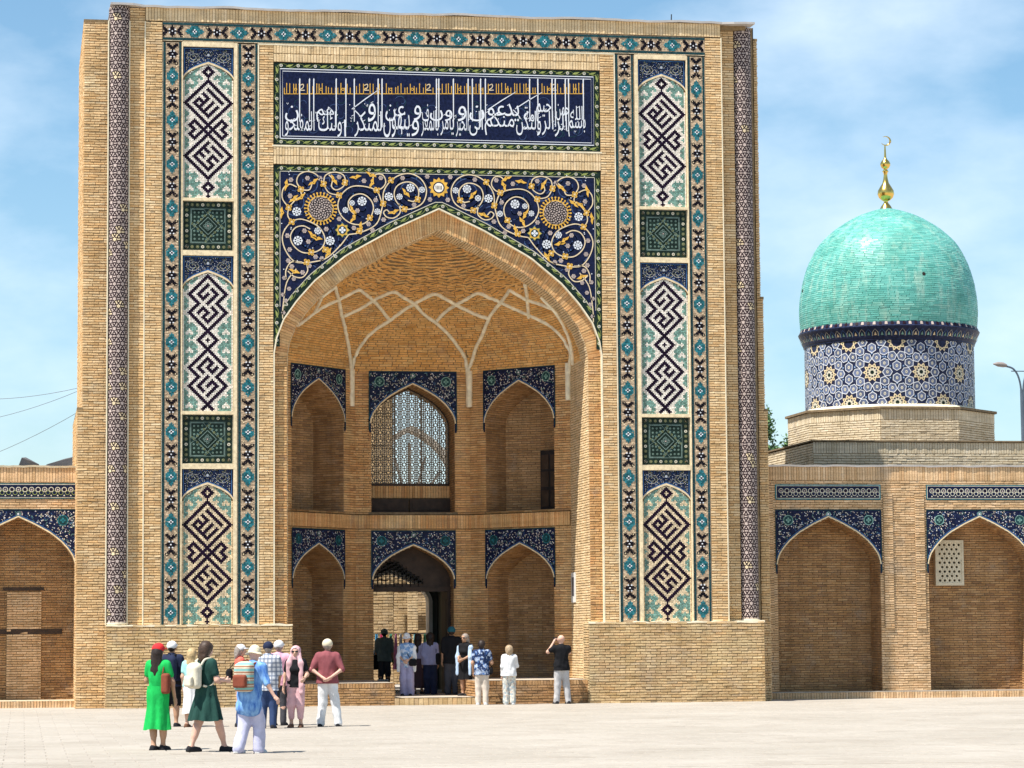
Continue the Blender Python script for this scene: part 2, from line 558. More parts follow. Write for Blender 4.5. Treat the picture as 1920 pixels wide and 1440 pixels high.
# paving slabs of the plaza: the 300 that show largest are pieces of their own, the rest one mass
pave = link('plaza_paving', None, kind='structure')
SL = .60
mb = MB(); mb.poly([(-16, -37.5, .003), (22, -37.5, .003), (22, -.2, .003), (-16, -.2, .003)])
mb.build('paving_bed', 'joint_sand', pave)
slab_xy = []
for iy in range(-62, 3):
    for ix in range(-30, 36):
        x = ix * SL + (iy % 2) * SL / 2; y = iy * SL - .35
        if -14 - (y + 36) * .02 < x < 21 and y > -36.5 and y < -.22:
            slab_xy.append((x, y))
slab_xy.sort(key=lambda p: (p[1], abs(p[0] + 3)))
inview = [p for p in slab_xy if p[1] > -34.5 and -11.2 < p[0] < 3.0][:300]
near = set(inview)
def slab_mesh(q):
    m = MB(); e = SL / 2 - .007
    z = [.004 + q[i] for i in range(4)]
    b = m.addv([(-e, -e, 0), (e, -e, 0), (e, e, 0), (-e, e, 0), (-e + .01, -e + .01, z[0]), (e - .01, -e + .01, z[1]), (e - .01, e - .01, z[2]), (-e + .01, e - .01, z[3])])
    m.faces(np.array([[4, 5, 6, 7], [0, 1, 5, 4], [1, 2, 6, 5], [2, 3, 7, 6], [3, 0, 4, 7]]) + b)
    return m
svar = [slab_mesh(rng.uniform(.004, .012, 4)).mesh('paving_slab', 'paving') for _ in range(6)]
for i, (x, y) in enumerate(inview):
    o = link('paving_slab', svar[i % 6], pave); o.location = (x, y, 0)
mb = MB()
for x, y in slab_xy:
    if (x, y) in near: continue
    e = SL / 2 - .006; z = rng.uniform(.006, .014, 4)
    b = mb.addv([(x - e, y - e, 0), (x + e, y - e, 0), (x + e, y + e, 0), (x - e, y + e, 0), (x - e + .01, y - e + .01, z[0]), (x + e - .01, y - e + .01, z[1]), (x + e - .01, y + e - .01, z[2]), (x - e + .01, y + e - .01, z[3])])
    mb.faces(np.array([[4, 5, 6, 7], [0, 1, 5, 4], [1, 2, 6, 5], [2, 3, 7, 6], [3, 0, 4, 7]]) + b)
mb.build('paving_slabs', 'paving', pave, kind='stuff')

# ================================================================== the portal
portal = thing('portal', 'tall sand-coloured brick entrance portal with blue tile panels and a deep pointed arch', 'portal')
ZP = 2.03                                   # top of the plinths
OUT = dict(c=0.0, Wd=4.17, z0=ZP, zs=8.75, za=12.45)
INN = dict(c=0.0, Wd=3.82, z0=ZP, zs=8.70, za=11.92)
oc = arch_curve(**OUT, n=22); ic = arch_curve(**INN, n=22)

# --- plinths; the bricks that show largest are pieces of their own
def plinth(sgn, nsingle):
    a, b = (3.72, 8.24)
    u0, u1 = (a, b) if sgn > 0 else (-b, -a)
    mb = MB()
    f = front(-.15)
    mb.box(u0, u1, -.149, .55, 0, ZP - .06, 1)
    B, Q = brick_rects(u0, u1, 0, ZP, H=.0677)
    order = np.argsort(np.abs(B[:, 2] - 1.0) + rng.uniform(0, .02, len(B)))
    order = order[(B[order, 1] - B[order, 0]) > .2]
    pick = order[:nsingle]
    rest = np.setdiff1d(np.arange(len(B)), pick)
    put_bricks(mb, f, B[rest], dep=.016, jit=.014)
    put_quads(mb, f, Q, 0.002, 1)
    xs = u0 if sgn > 0 else u1              # the face turned to the opening
    bricks(mb, lambda u, v, d: np.stack([xs - sgn * d, u, v], -1), -.15, .55, 0, ZP)
    xo = u1 if sgn > 0 else u0
    bricks(mb, lambda u, v, d: np.stack([xo + sgn * d, u, v], -1), -.15, .55, 0, ZP)
    p = mb.build('plinth', ['brick_base', 'mortar'], portal)
    for i in pick:
        r = B[i]
        vr = brick_variants[i % 8]
        o = link('brick', vr, p)
        o.location = ((r[0] + r[1]) / 2, -.15, (r[2] + r[3]) / 2)
        o.scale = ((r[1] - r[0] - .011) / .25, 1, 1)
    mb = MB()
    n = 30; xs_ = np.linspace(u0 - .015, u1 + .015, n)
    top = ZP + rng.uniform(-.012, .02, n)
    P = np.array([[(x, -.175, ZP - .035 + rng.uniform(-.012, .008)), (x, -.17, t), (x, .5, t + .005)] for x, t in zip(xs_, top)])
    mb.grid(P)
    mb.build('plinth_ledge', 'cream_plaster', portal)
brick_variants = []
for i in range(8):
    m = MB(); d = rng.uniform(.016, .030); t = rng.uniform(-.004, .004, 4); e = .125; h = .0283; s = rng.uniform(-.003, .003)
    b = m.addv([(-e, .004, -h), (e, .004, -h), (e, .004, h), (-e, .004, h), (-e + .003, -d + t[0], -h + .003 + s), (e - .003, -d + t[1], -h + .003 - s), (e - .003, -d + t[2], h - .003 - s), (-e + .003, -d + t[3], h - .003 + s)])
    m.faces(np.array([[4, 5, 6, 7], [0, 1, 5, 4], [1, 2, 6, 5], [2, 3, 7, 6], [3, 0, 4, 7]]) + b)
    brick_variants.append(m.mesh('brick', ['brick_base']))
plinth(-1, 150); plinth(1, 150)

# --- brick faces of the front
mb = MB(); mp_ = MB()
f0 = front(0.0); f1 = front(.10)
for sg in (-1, 1):
    def seg(a, b): return (a, b) if sg > 0 else (-b, -a)
    bricks(mb, f0, *seg(6.935, 7.35), ZP, 17.0)
    bricks(mb, f1 if sg < 0 else front(.24), *seg(7.35, 7.75), ZP, 17.36)
    mb.box(*seg(7.33, 7.35), 0, .26, ZP, 17.36, 1)
    bricks(mb, f0, *seg(4.17, 4.53), ZP, 16.50)
B_ = dict(bond=.5)
soldiers(mp_, f0, -4.17, 4.17, 16.07, 16.50, L=.072, rows=2)
soldiers(mp_, f0, -4.17, 4.17, 13.48, 13.93, L=.072, rows=2)
soldiers(mp_, f0, -7.35, 7.35, 17.02, 17.37, L=.072)
mb.build('front_brickwork', ['brick', 'mortar'], portal, kind='stuff')
mp_.build('soldier_courses', ['brick_pale', 'mortar'], portal, kind='stuff')

# --- body: core behind the facing, flanks, back, roof
mb = MB()
core = arch_hole(0, 4.17, 0, 8.75, 12.45)
Bq, Q = brick_rects(-8.05, 8.05, 0, 17.36, H=.25, holes=core)
_q = Q.copy()
put_quads(mb, front(.13), Q[np.maximum(abs(Q[:, 0]), abs(Q[:, 1])) < 99], 0, 0) if False else put_quads(mb, front(.13), np.array([(max(a, -8.05), min(b, 7.34), c, e) for a, b, c, e in Q]), 0, 0)
put_quads(mb, front(.30), np.array([(7.3, 8.3, 0, 17.36)]), 0, 0)
win = arch_hole(0, 1.12, 4.9, 7.4, 8.4); dr = rect_hole(-1.15, 1.15, 0, 4.1)
_, Q = brick_rects(-8.3, 8.3, 0, 17.36, H=.1, holes=holes_of(win, dr))
put_quads(mb, front(6.6), Q, 0, 0)
mb.box(-8.05, 8.05, .13, 6.6, 17.25, 17.37, 0)
mb.build('wall_core', 'mortar', portal)
mb = MB()
for sg in (-1, 1):
    # stepped flanks set back behind the corner columns
    steps = [(8.84, 7.36, 17.1), (8.95, 0, 7.36)] if sg < 0 else [(8.46, 10.34, 17.1), (8.53, 7.43, 10.34), (8.60, 0, 7.43)]
    prev = None
    for xo, za, zb in steps:
        a, b = (8.0, xo) if sg > 0 else (-xo, -8.0)
        bricks(mb, front(.60), a, b, za, zb)
        bricks(mb, lambda u, v, d, x=(xo * sg), q=sg: np.stack([x + q * d, u, v], -1), .60, 6.6, za, zb)
        ci = prev if prev else 8.0
        mb.box(*sorted((sg * (ci - .01), sg * (xo + .02))), .57, 6.6, zb - .02, zb + .04, 1)
        prev = xo
    mb.box(*((8.28, 8.30) if sg > 0 else (-8.05, -8.03)), (.3 if sg > 0 else .1), .6, ZP, 17.36, 1)
mb.build('flank_brickwork', ['brick', 'mortar'], portal, kind='stuff')
mb = MB()
n = 60; xs_ = np.linspace(-8.22, 8.22, n)
zt = 17.41 + rng.uniform(-.012, .014, n) + .015 * np.sin(xs_ * 2.1)
P = np.array([[(x, .3, t - .03), (x, -.09 - (.12 if abs(x) > 7.55 else 0), t - .05), (x, -.10 - (.12 if abs(x) > 7.55 else 0), t), (x, .3, t + .03), (x, 2.5, t + .03)] for x, t in zip(xs_, zt)])
mb.grid(P)
mb.build('roof_capping', 'cap_metal', portal)
mb = MB(); mb.tube([(6.15, .4, 17.4), (6.16, .4, 17.68)], .015, 6)
mb.build('roof_rod', 'iron', portal)
# cream fillets that edge the brick strips
mb = MB()
for x in (-8.26, -7.74, -7.36, 7.36, 4.545, -4.545):
    mb.box(x - .014, x + .014, -.028, .12, ZP, 17.0 if abs(x) > 5 else 16.5)
mb.box(-4.2, 4.2, -.03, .05, 13.925, 13.965)
mb.box(-4.56, 4.56, -.028, .05, 16.492, 16.52)
mb.build('fillets', 'cream_plaster', portal)

# --- corner columns in mosaic of stars and bars
def column(sg):
    cx, cy, r = 7.99 * sg, (.12 if sg < 0 else .40), .262
    cyl = lambda u, v, d: np.stack([cx + (r + d) * np.sin(u / r), cy - (r + d) * np.cos(u / r), v], -1)
    mb = MB()
    mb.lathe([(r, ZP), (r, 17.3), (0, 17.3)], (cx, cy, 0), 32)
    c = mb.build('corner_column', 'tile_plum', portal, smooth=False)
    mz = Mosaic(cyl)
    s = 2 * PI * r / 8; h = s * .895
    k = 0; v = ZP + .08
    while v < 17.22:
        for i in range(-4, 4):
            u = (i + .5 * (k % 2)) * s
            if abs(u) > .58: continue
            m_ = 'tile_rose' if rng.random() > .06 else 'tile_cream'
            mz.star(u, v, .056, .034, 6, m_, .004, PI / 6)
            for dx, dy in ((s, 0), (s / 2, h), (-s / 2, h)):
                a = math.atan2(dy, dx); mx_, my_ = u + dx / 2, v + dy / 2
                ca, sa = math.cos(a), math.sin(a)
                pts = [(-.038, .024), (-.02, .015), (.02, .015), (.038, .024), (.038, -.024), (.02, -.015), (-.02, -.015), (-.038, -.024)]
                mz.poly([(mx_ + x * ca - y * sa, my_ + x * sa + y * ca) for x, y in pts], m_, .004)
            for dx, dy in ((s / 2, h / 3), (0, 2 * h / 3)):
                mz.disc(u + dx, v + dy, .021, m_, .004, 6)
        v += h; k += 1
    mz.build('star_mosaic', c)
    mb = MB(); mb.lathe([(r + .004, ZP), (r + .02, ZP + .02), (r + .02, ZP + .05), (r, ZP + .06)], (cx, cy, 0), 32)
    mb.build('column_foot', 'cream_plaster', c)
column(-1); column(1)

# --- border bands of stepped stars
DK = ["XX...XX", "XXX.XXX", ".XXXXX.", "..XXX..", "...X...", "..oXo..", ".XXXXX.", "XXXoXXX"]
DK = DK + DK[-2::-1]
TL = ["...t...", "..ttt..", "..ttt..", ".ttttt.", "ttttttt", "ttt.ttt", "tt.x.tt"]
TL = TL + TL[-2::-1]
CELLM = {'X': 'tile_black', 'o': 'tile_pure', 't': 'tile_teal', 'x': 'tile_black', '.': 'tile_white'}
def put_cells(mb, mapf, C, su, sv, mi, dep=.010, gap=.004):
    C = A3(C)
    B = np.stack([C[:, 0] - su / 2, C[:, 0] + su / 2, C[:, 1] - sv / 2, C[:, 1] + sv / 2], 1)
    put_bricks(mb, mapf, B, g=gap, dep=dep, jit=.004, mi=mi)
def band_mesh(length, wid=.51, flip=False):
    """vertical band, u across from 0 to wid, v from 0 to length"""
    g = (lambda u, v, d: np.stack([v, -d, u], -1)) if flip else (lambda u, v, d: np.stack([u, -d, v], -1))
    mb = MB(); names = ['band_buff', 'tile_edge', 'cream_plaster', 'tile_black', 'tile_pure', 'tile_teal', 'tile_cream']
    s = .0425; sv = .0358
    put_quads(mb, g, np.array([(0, wid, 0, length)]), 0.0, 0)
    # buff bricks between the stars
    B, _ = brick_rects(.08, wid - .065, 0, length, L=.12, H=sv)
    put_bricks(mb, g, B, g=.006, dep=.004, jit=.003, mi=0)
    for a, b, m_ in ((0, .018, 2), (.02, .085, 1), (wid - .078, wid - .016, 1), (wid - .014, wid, 2)):
        B, _ = brick_rects(a, b, 0, length, L=.5, H=.25)
        put_bricks(mb, g, B, g=.004, dep=.012, jit=.004, mi=m_)
    cu = .08 + (wid - .145) / 2; v = length - .30; k = 0
    L = {3: [], 4: [], 5: [], 6: []}
    while v > -.3:
        pat = DK if k % 2 == 0 else TL
        hh = len(pat)
        for r_, row in enumerate(pat):
            for c_, ch in enumerate(row):
                vv = v - (r_ - hh / 2 + .5) * sv
                if vv < .02 or vv > length - .02: continue
                if ch == '.':
                    if pat is TL and 2 <= c_ <= 4 and 4 < r_ < 8: L[4].append((cu + (c_ - 3) * s, vv))
                    continue
                t = {'X': 3, 'o': 4, 't': 5, 'x': 3}[ch]
                L[t].append((cu + (c_ - 3) * s, vv))
        for sd in (-1, 1):
            for q in range(3):
                vv = v - 7.7 * sv + (q - 1) * sv * 1.1
                if .03 < vv < length - .03 and rng.random() < .6: L[6].append((cu + sd * (3.3 - abs(q - 1) * .8) * s, vv))
        v -= .555; k += 1
    for t, C in L.items():
        if C: put_cells(mb, g, C, s, sv, t, .009, -.003 if t in (3, 5) else .002)
    return mb.mesh('border_band', names)
bm = band_mesh(16.50 - ZP)
for x, sc in ((-6.93, .94), (-5.06, 1), (4.55, 1), (6.45, .94)):
    o = link('border_band', bm, portal); o.location = (x, -.002, ZP); o.scale = (sc, 1, 1)
bt = band_mesh(13.86, .48, True)
o = link('border_band', bt, portal); o.location = (-6.93, -.006, 16.53)

# --- kufic panels
def strokes(*ls):
    D = set()
    for l in ls:
        for (a, b), (c, e) in zip(l[:-1], l[1:]):
            n = max(abs(c - a), abs(e - b))
            for i in range(n + 1):
                D.add((a + (c - a) * i // max(n, 1), b + (e - b) * i // max(n, 1)))
    return D
def both(l): return [l, [(q, p) for p, q in l]]
def shift(l, k): return [(p + k, q + k) for p, q in l]
kA = strokes(*both([(0, 0), (0, 10), (10, 10)]),
             [(2, 2), (8, 2)], [(2, 4), (4, 4), (4, 6), (4, 8)], [(4, 6), (2, 6), (2, 8), (8, 8), (8, 4)], [(6, 8), (6, 4)],
             *both(shift([(0, 0), (0, 10), (10, 10)], 12)),
             shift([(2, 2), (2, 8), (8, 8), (8, 6), (6, 6), (6, 4), (8, 4)], 12), shift([(2, 4), (4, 4)], 12), shift([(2, 6), (4, 6)], 12), shift([(4, 2), (8, 2)], 12),
             [(10, 10), (10, 12), (12, 12), (12, 10), (10, 10)],
             *both([(10, 12), (6, 12), (6, 14), (8, 14), (8, 16), (10, 16), (10, 12)]),
             [(-3, -3), (-3, -1), (-1, -1), (-1, -3), (-3, -3)], shift([(-3, -3), (-3, -1), (-1, -1), (-1, -3), (-3, -3)], 26), [(26, 26), (26, 26)])
kB = strokes(*both([(0, 0), (0, 8), (4, 8), (4, 12), (12, 12)]),
             [(2, 2), (2, 6), (4, 6), (4, 4)], [(4, 2), (6, 2), (6, 6)], [(6, 10), (6, 8), (8, 8), (8, 10), (10, 10), (10, 6), (8, 6)],
             *both([(12, 12), (12, 16), (16, 16)]), [(14, 14), (14, 14)],
             *both(shift([(0, 0), (0, 8), (4, 8), (4, 12), (12, 12)], 16)),
             [(20, 22), (18, 22), (18, 18), (20, 18), (20, 20), (22, 20), (22, 18)], [(22, 22), (22, 26), (24, 26)], [(24, 24), (24, 22), (26, 22), (26, 26)],
             *both([(28, 28), (28, 30)]))
CS = .0377
def kufic_mesh(D, j0, rows, field, height):
    near_ = lambda p, q: any((p + a, q + b) in D for a in (-1, 0, 1) for b in (-1, 0, 1))
    names = ['mortar', 'tile_violet', field, 'tile_mint', 'tile_buff']
    g = lambda u, v, d: np.stack([u, -d, v], -1)
    mb = MB(); sv = height / rows
    L = {1: [], 2: [], 3: []}
    for r_ in range(rows):
        j = j0 + r_; v = -(r_ + .5) * sv
        for i in range(-16, 17):
            u = i * CS
            lim = .64 * float(aw(min(1, max(0, (v + .43) / .43)))) if v > -.43 else 9
            if abs(u) > lim - .03: continue
            p = (j + i + 1) // 3; q = (j - i + 1) // 3
            if (p, q) in D: L[1].append((u, v))
            elif near_(p, q) or abs(i) > 16: L[2].append((u, v))
            else: L[2 if (p % 4 == 2 and q % 4 == 2) or (p % 4 == 0 and q % 4 < 2) or (q % 4 == 0 and p % 4 < 2) or abs(i) == 16 else 3].append((u, v))
    _, Q = brick_rects(-.65, .65, -height, 0, H=.05, holes=None)
    keep = []
    for a, b, c, e in Q:
        w = .65 if c < -.43 else .65 * float(aw(min(1, (c + .43) / .43)))
        keep.append((-w, w, c, e))
    put_quads(mb, g, np.array(keep), 0, 0)
    for t, C in L.items():
        put_cells(mb, g, C, CS, sv, t, .009 if t == 1 else .006, -.007 if t == 1 else .002)
    return mb.mesh('kufic_panel', names)
kmesh = [kufic_mesh(kA, -11, 91, 'tile_white', 3.39), kufic_mesh(kB, -2, 91, 'tile_white', 3.46), kufic_mesh(kA, -11, 91, 'tile_buff', 3.43)]
LV = [(16.40, 15.98, 12.59), (11.15, 10.74, 7.28), (5.85, 5.475, 2.045)]
SQ = [(12.52, 11.28), (7.20, 5.98)]
gx = lambda u, v, d: np.stack([u, -d, v], -1)
# small navy spandrels over the kufic arches
def small_spandrel(h=.42, rise=.43, extra=0.0):
    mz = Mosaic(gx)
    t = np.linspace(0, 1, 13)
    up = [(-.63, 0.42)] + [(.63, .42)]
    xs_ = np.linspace(-.63, .63, 27)
    def zc(x):
        q = abs(x) / .64
        return -rise + rise * float(np.interp(-q, -_aw, _at))
    top = [(x, h) for x in xs_]; bot = [(x, zc(x)) for x in xs_]
    mz.strip(bot, top, 'tile_navy', 0)
    mz.strip([(x, zc(x)) for x in xs_], [(x, zc(x) + .05) for x in xs_], 'tile_cream', .012)
    mz.strip([(x, zc(x) + .055) for x in xs_], [(x, zc(x) + .075) for x in xs_], 'tile_blue', .006)
    for a in (-.60, .585): mz.rect(a, a + .015, zc(.6) + .1, h - .03, 'tile_blue', .006)
    mz.rect(-.6, .6, h - .045, h - .03, 'tile_blue', .006)
    r2 = np.random.default_rng(3)
    pts = []
    for _ in range(900):
        x = r2.uniform(0, .56); z = r2.uniform(-.4, h - .06)
        if z < zc(x) + .09: continue
        if any((x - a) ** 2 + (z - b) ** 2 < .026 ** 2 for a, b in pts): continue
        pts.append((x, z))
    for x, z in pts:
        m_ = r2.choice(['tile_ivory', 'tile_leaf', 'tile_blue', 'tile_pure', 'tile_slate', 'tile_slate'])
        for s_ in (-1, 1):
            mz.star(s_ * x, z, .014, .006, 4, m_, .004, r2.uniform(0, 1.5))
    for s_ in (-1, 1):
        a = np.linspace(0, 4.5 * PI, 50); rr = .02 + .012 * a
        mz.line(np.stack([s_ * (.36 + rr * np.cos(a)), .16 + .8 * rr * np.sin(a)], -1), .007, 'tile_ivory', .005)
    mz.flower(0, .22, .035)
    return mz.mb.mesh('spandrel_tiles', mz.names)
sp_mesh = small_spandrel()
def square_tiles():
    mz = Mosaic(gx); a = .60
    mz.rect(-.63, .63, -.62, .62, 'tile_forest', 0)
    for k in (.615, .43):
        mz.line([(-k, -k), (k, -k), (k, k), (-k, k), (-k, -k)], .012, 'tile_sage' if k < .5 else 'tile_ivory', .004)
    for i in range(9):
        t = -.52 + i * .13
        for x, z in ((t, -.525), (t, .525), (-.525, t), (.525, t)):
            mz.disc(x, z, .040, 'tile_olive' if (i % 3) else 'tile_ivory', .005, 8); mz.disc(x, z, .020, 'tile_forest', .007, 6); mz.disc(x, z, .009, 'tile_cream', .008, 5)
    # four corner kites turned round a tilted square
    for k in range(4):
        c, s_ = math.cos(k * PI / 2), math.sin(k * PI / 2)
        rot = lambda P: [(x * c - z * s_, x * s_ + z * c) for x, z in P]
        K = [(-.41, .41), (-.10, .41), (-.02, .30), (-.34, -.02), (-.41, .05)]
        mz.poly(rot(K), 'tile_forest', .004)
        Kc = rot(K); mz.line(Kc + [Kc[0]], .014, 'tile_sage', .006)
        for x, z in ((-.33, .33), (-.23, .33), (-.13, .34), (-.33, .22), (-.23, .22), (-.14, .25), (-.33, .12), (-.24, .12), (-.34, .04)):
            (x, z), = rot([(x, z)]); mz.disc(x, z, .026, 'tile_sage', .006, 7); mz.disc(x, z, .012, 'tile_green', .008, 5)
        for x, z in ((0, .33), (.08, .25), (.16, .17), (.25, .08), (.33, 0), (.05, .39)):
            (x, z), = rot([(x, z)]); mz.disc(x, z, .030, 'tile_olive', .006, 7); mz.disc(x, z, .013, 'tile_forest', .008, 5)
        L = rot([(0, .22), (.22, 0)]); mz.line(L, .014, 'tile_sage', .007)
        L = rot([(0, .41), (.41, 0)]); mz.line(L, .010, 'tile_edge', .006)
        for x, z in ((0, .08), (.055, .03)):
            (x, z), = rot([(x, z)]); mz.ring(x, z, .03, .012, 'tile_sage', .007, 8)
    mz.disc(0, 0, .02, 'tile_rose', .008, 6)
    return mz.mb.mesh('square_tiles', mz.names)
sq_mesh = square_tiles()
for sg in (-1, 1):
    cx = sg * 5.79
    lay = LV if sg < 0 else [(a - .02, b - .03, c - .05 if c > 3 else c) for a, b, c in LV]
    lay = LV
    mb = MB()
    # frame: cream brick mouldings between the panels
    for a, b in (sorted((cx - sg * .72, cx - sg * .633)), sorted((cx + sg * .633, cx + sg * .662))):
        mb.box(a, b, -.035, .1, ZP, 16.51)
    zz = [(16.40, 16.52)] + [(LV[0][2] - .07, LV[0][2]), (11.15, 11.28), (LV[1][2] - .08, LV[1][2]), (5.85, 5.98)]
    for a, b in zz:
        mb.box(cx - .632, cx + .632, -.03, .1, a, b)
    mb.build('panel_moulding', 'moulding', portal)
    for i, (t, ap, bt_) in enumerate(lay):
        o = link('kufic_panel', kmesh[i], portal); o.location = (cx, .055, ap)
        q = link('spandrel_tiles', sp_mesh, portal); q.location = (cx, .040, ap)
    for a, b in SQ:
        o = link('square_tiles', sq_mesh, portal); o.location = (cx, .05, (a + b) / 2)
        o.scale = (1, 1, (a - b) / 1.24)
# --- Arabic lettering: letters are joined by their written forms, then laid out as flat glazed pieces
FORMS = {'ا': (0xFE8D, 0xFE8E), 'أ': (0xFE83, 0xFE84), 'ب': (0xFE8F, 0xFE90, 0xFE91, 0xFE92), 'ة': (0xFE93, 0xFE94), 'ت': (0xFE95, 0xFE96, 0xFE97, 0xFE98),
         'ح': (0xFEA1, 0xFEA2, 0xFEA3, 0xFEA4), 'خ': (0xFEA5, 0xFEA6, 0xFEA7, 0xFEA8), 'د': (0xFEA9, 0xFEAA), 'ر': (0xFEAD, 0xFEAE), 'س': (0xFEB1, 0xFEB2, 0xFEB3, 0xFEB4),
         'ع': (0xFEC9, 0xFECA, 0xFECB, 0xFECC), 'ف': (0xFED1, 0xFED2, 0xFED3, 0xFED4), 'ك': (0xFED9, 0xFEDA, 0xFEDB, 0xFEDC), 'ل': (0xFEDD, 0xFEDE, 0xFEDF, 0xFEE0),
         'م': (0xFEE1, 0xFEE2, 0xFEE3, 0xFEE4), 'ن': (0xFEE5, 0xFEE6, 0xFEE7, 0xFEE8), 'ه': (0xFEE9, 0xFEEA, 0xFEEB, 0xFEEC), 'و': (0xFEED, 0xFEEE), 'ى': (0xFEEF, 0xFEF0),
         'ي': (0xFEF1, 0xFEF2, 0xFEF3, 0xFEF4), 'ئ': (0xFE89, 0xFE8A, 0xFE8B, 0xFE8C)}
def shape(word):
    out = []
    for i, ch in enumerate(word):
        f = FORMS.get(ch)
        if f is None:
            out.append(ch); continue
        pv = i > 0 and word[i - 1] in FORMS and len(FORMS[word[i - 1]]) == 4
        nx = i < len(word) - 1 and word[i + 1] in FORMS and len(f) == 4
        out.append(chr(f[3] if pv and nx else f[2] if nx else f[1] if pv else f[0]))
    return ''.join(reversed(out))
def text_polys(body):
    c = bpy.data.curves.new('lettering', 'FONT')
    c.body = body; c.resolution_u = 2; c.offset = -.003
    o = bpy.data.objects.new('lettering', c); COL.objects.link(o)
    bpy.context.view_layer.update()
    me = bpy.data.meshes.new_from_object(o.evaluated_get(bpy.context.evaluated_depsgraph_get()))
    V = np.array([v.co[:2] for v in me.vertices]); F = [list(p.vertices) for p in me.polygons]
    bpy.data.objects.remove(o); bpy.data.curves.remove(c); bpy.data.meshes.remove(me)
    return V, F
def put_text(mz, body, x0, x1, z0, z1, m, d):
    V, F = text_polys(body)
    if not len(V): return
    lo, hi = V.min(0), V.max(0)
    P = (V - lo) / (hi - lo) * np.array([x1 - x0, z1 - z0]) + np.array([x0, z0])
    b = mz.mb.addv(mz.f(P[:, 0], P[:, 1], np.full(len(P), d)))
    for q in F:
        mz.mb.faces([[b + i for i in q]], mz.mi(m))

# vine border: rings and leaves on a dark green ground, along a polyline
def vine(mz, pts, w=.135, step=.215, d=.006):
    p = A3(pts)
    L = np.concatenate([[0], np.cumsum(np.linalg.norm(np.diff(p, axis=0), axis=1))])
    def atl(s):
        return np.array([np.interp(s, L, p[:, 0]), np.interp(s, L, p[:, 1])])
    n = max(2, int(L[-1] / step))
    for i in range(n):
        s = (i + .5) * L[-1] / n
        c = atl(s); t = atl(min(s + .02, L[-1])) - atl(max(s - .02, 0)); t /= np.linalg.norm(t) + 1e-9
        nn = np.array([-t[1], t[0]])
        if i % 2 == 0:
            mz.disc(c[0], c[1], .042, 'tile_ivory', d, 8); mz.disc(c[0], c[1], .022, 'tile_forest', d + .002, 6); mz.disc(c[0], c[1], .009, 'tile_pure', d + .003, 5)
        sg = 1 if i % 2 else -1
        if i % 2:
            a = c - t * .10 - nn * .035 * 1; b = c + t * .10 + nn * .035
            q = [a, c - t * .03 + nn * .022, b, c + t * .03 - nn * .022]
            mz.poly(q, 'tile_leaf', d)
        a = c - t * step * .5 + nn * sg * .03; e = c + t * step * .5 - nn * sg * .03
        mz.line(spline([a, c - nn * sg * .045, e], 4), .010, 'tile_leaf', d - .001)

# --- inscription panel
insc = Mosaic(f0)
IX, IZ0, IZ1 = 4.155, 13.98, 16.055
insc.rect(-IX, IX, IZ0, IZ1, 'tile_forest', .0)
fr = .15
insc.rect(-IX + fr, IX - fr, IZ0 + fr, IZ1 - fr, 'tile_navy', .004)
for k, w in ((.155, .022), (.215, .016)):
    insc.line([(-IX + k, IZ0 + k), (IX - k, IZ0 + k), (IX - k, IZ1 - k), (-IX + k, IZ1 - k), (-IX + k, IZ0 + k)], w, 'tile_pure', .007)
ip = insc.build('inscription_panel', portal)
mz = Mosaic(f0)
e = fr / 2 - .005
vine(mz, [(-IX + e, IZ0 + e), (IX - e, IZ0 + e)]); vine(mz, [(-IX + e, IZ1 - e), (IX - e, IZ1 - e)])
vine(mz, [(-IX + e, IZ0 + e), (-IX + e, IZ1 - e)]); vine(mz, [(IX - e, IZ0 + e), (IX - e, IZ1 - e)])
mz.build('vine_border', ip)
def ix(px): return (480 + px / 2.743 - 822.5) / 74.2
def iz(py, px=940): return 16.055 - ((80 + py / 2.743) - (117 + (480 + px / 2.743 - 513) * .0262)) / 74.2 * .995
mz = Mosaic(f0)
# scrollwork behind the letters
r2 = np.random.default_rng(11)
for _ in range(90):
    x = r2.uniform(-3.7, 3.7); z = r2.uniform(14.3, 15.2); a = np.linspace(0, r2.uniform(3, 6), 14); rr = .04 + .032 * a; ph = r2.uniform(0, 6)
    mz.line(np.stack([x + rr * np.cos(a + ph), z + rr * np.sin(a + ph)], -1), .013, 'tile_slate' if r2.random() < .6 else 'tile_edge', .006)
mz.build('scrollwork', ip, kind='stuff')
mz = Mosaic(f0)
low = ['المفلحو', 'ولئك', 'ا', 'لمنكر', 'ينهون', 'و', 'بالمعر', 'يامر', 'الخير', 'الى', 'منكم', 'ولتكن', 'الر', 'الر', 'بسم']
lw = [(150, 300), (320, 440), (452, 462), (505, 645), (655, 790), (800, 838), (850, 940), (950, 1018), (1030, 1095), (1100, 1170), (1180, 1335), (1345, 1475), (1480, 1540), (1548, 1612), (1618, 1710)]
for w_, (a, b) in zip(low, lw):
    z0 = iz(490, (a + b) / 2); hgt = .66 if w_ not in ('و', 'بسم', 'ا') else .44
    put_text(mz, shape(w_), ix(a), ix(b), z0 + r2.uniform(-.02, .03), z0 + hgt, 'tile_pure', .010)
up = ['ن', 'هم', 'و', 'عن', 'ف', 'و', 'ون', 'و', 'ن', 'عو', 'يد', 'مة', 'حيم', 'حمن', 'الله']
uw = [(150, 220), (310, 400), (575, 615), (665, 765), (855, 890), (812, 850), (895, 1012), (1040, 1085), (1100, 1180), (1195, 1290), (1285, 1360), (1385, 1440), (1450, 1530), (1555, 1625), (1630, 1695)]
for w_, (a, b) in zip(up, uw):
    z0 = iz(408, (a + b) / 2)
    put_text(mz, shape(w_), ix(a), ix(b), z0 + r2.uniform(-.02, .02), z0 + r2.uniform(.36, .46), 'tile_pure', .011)
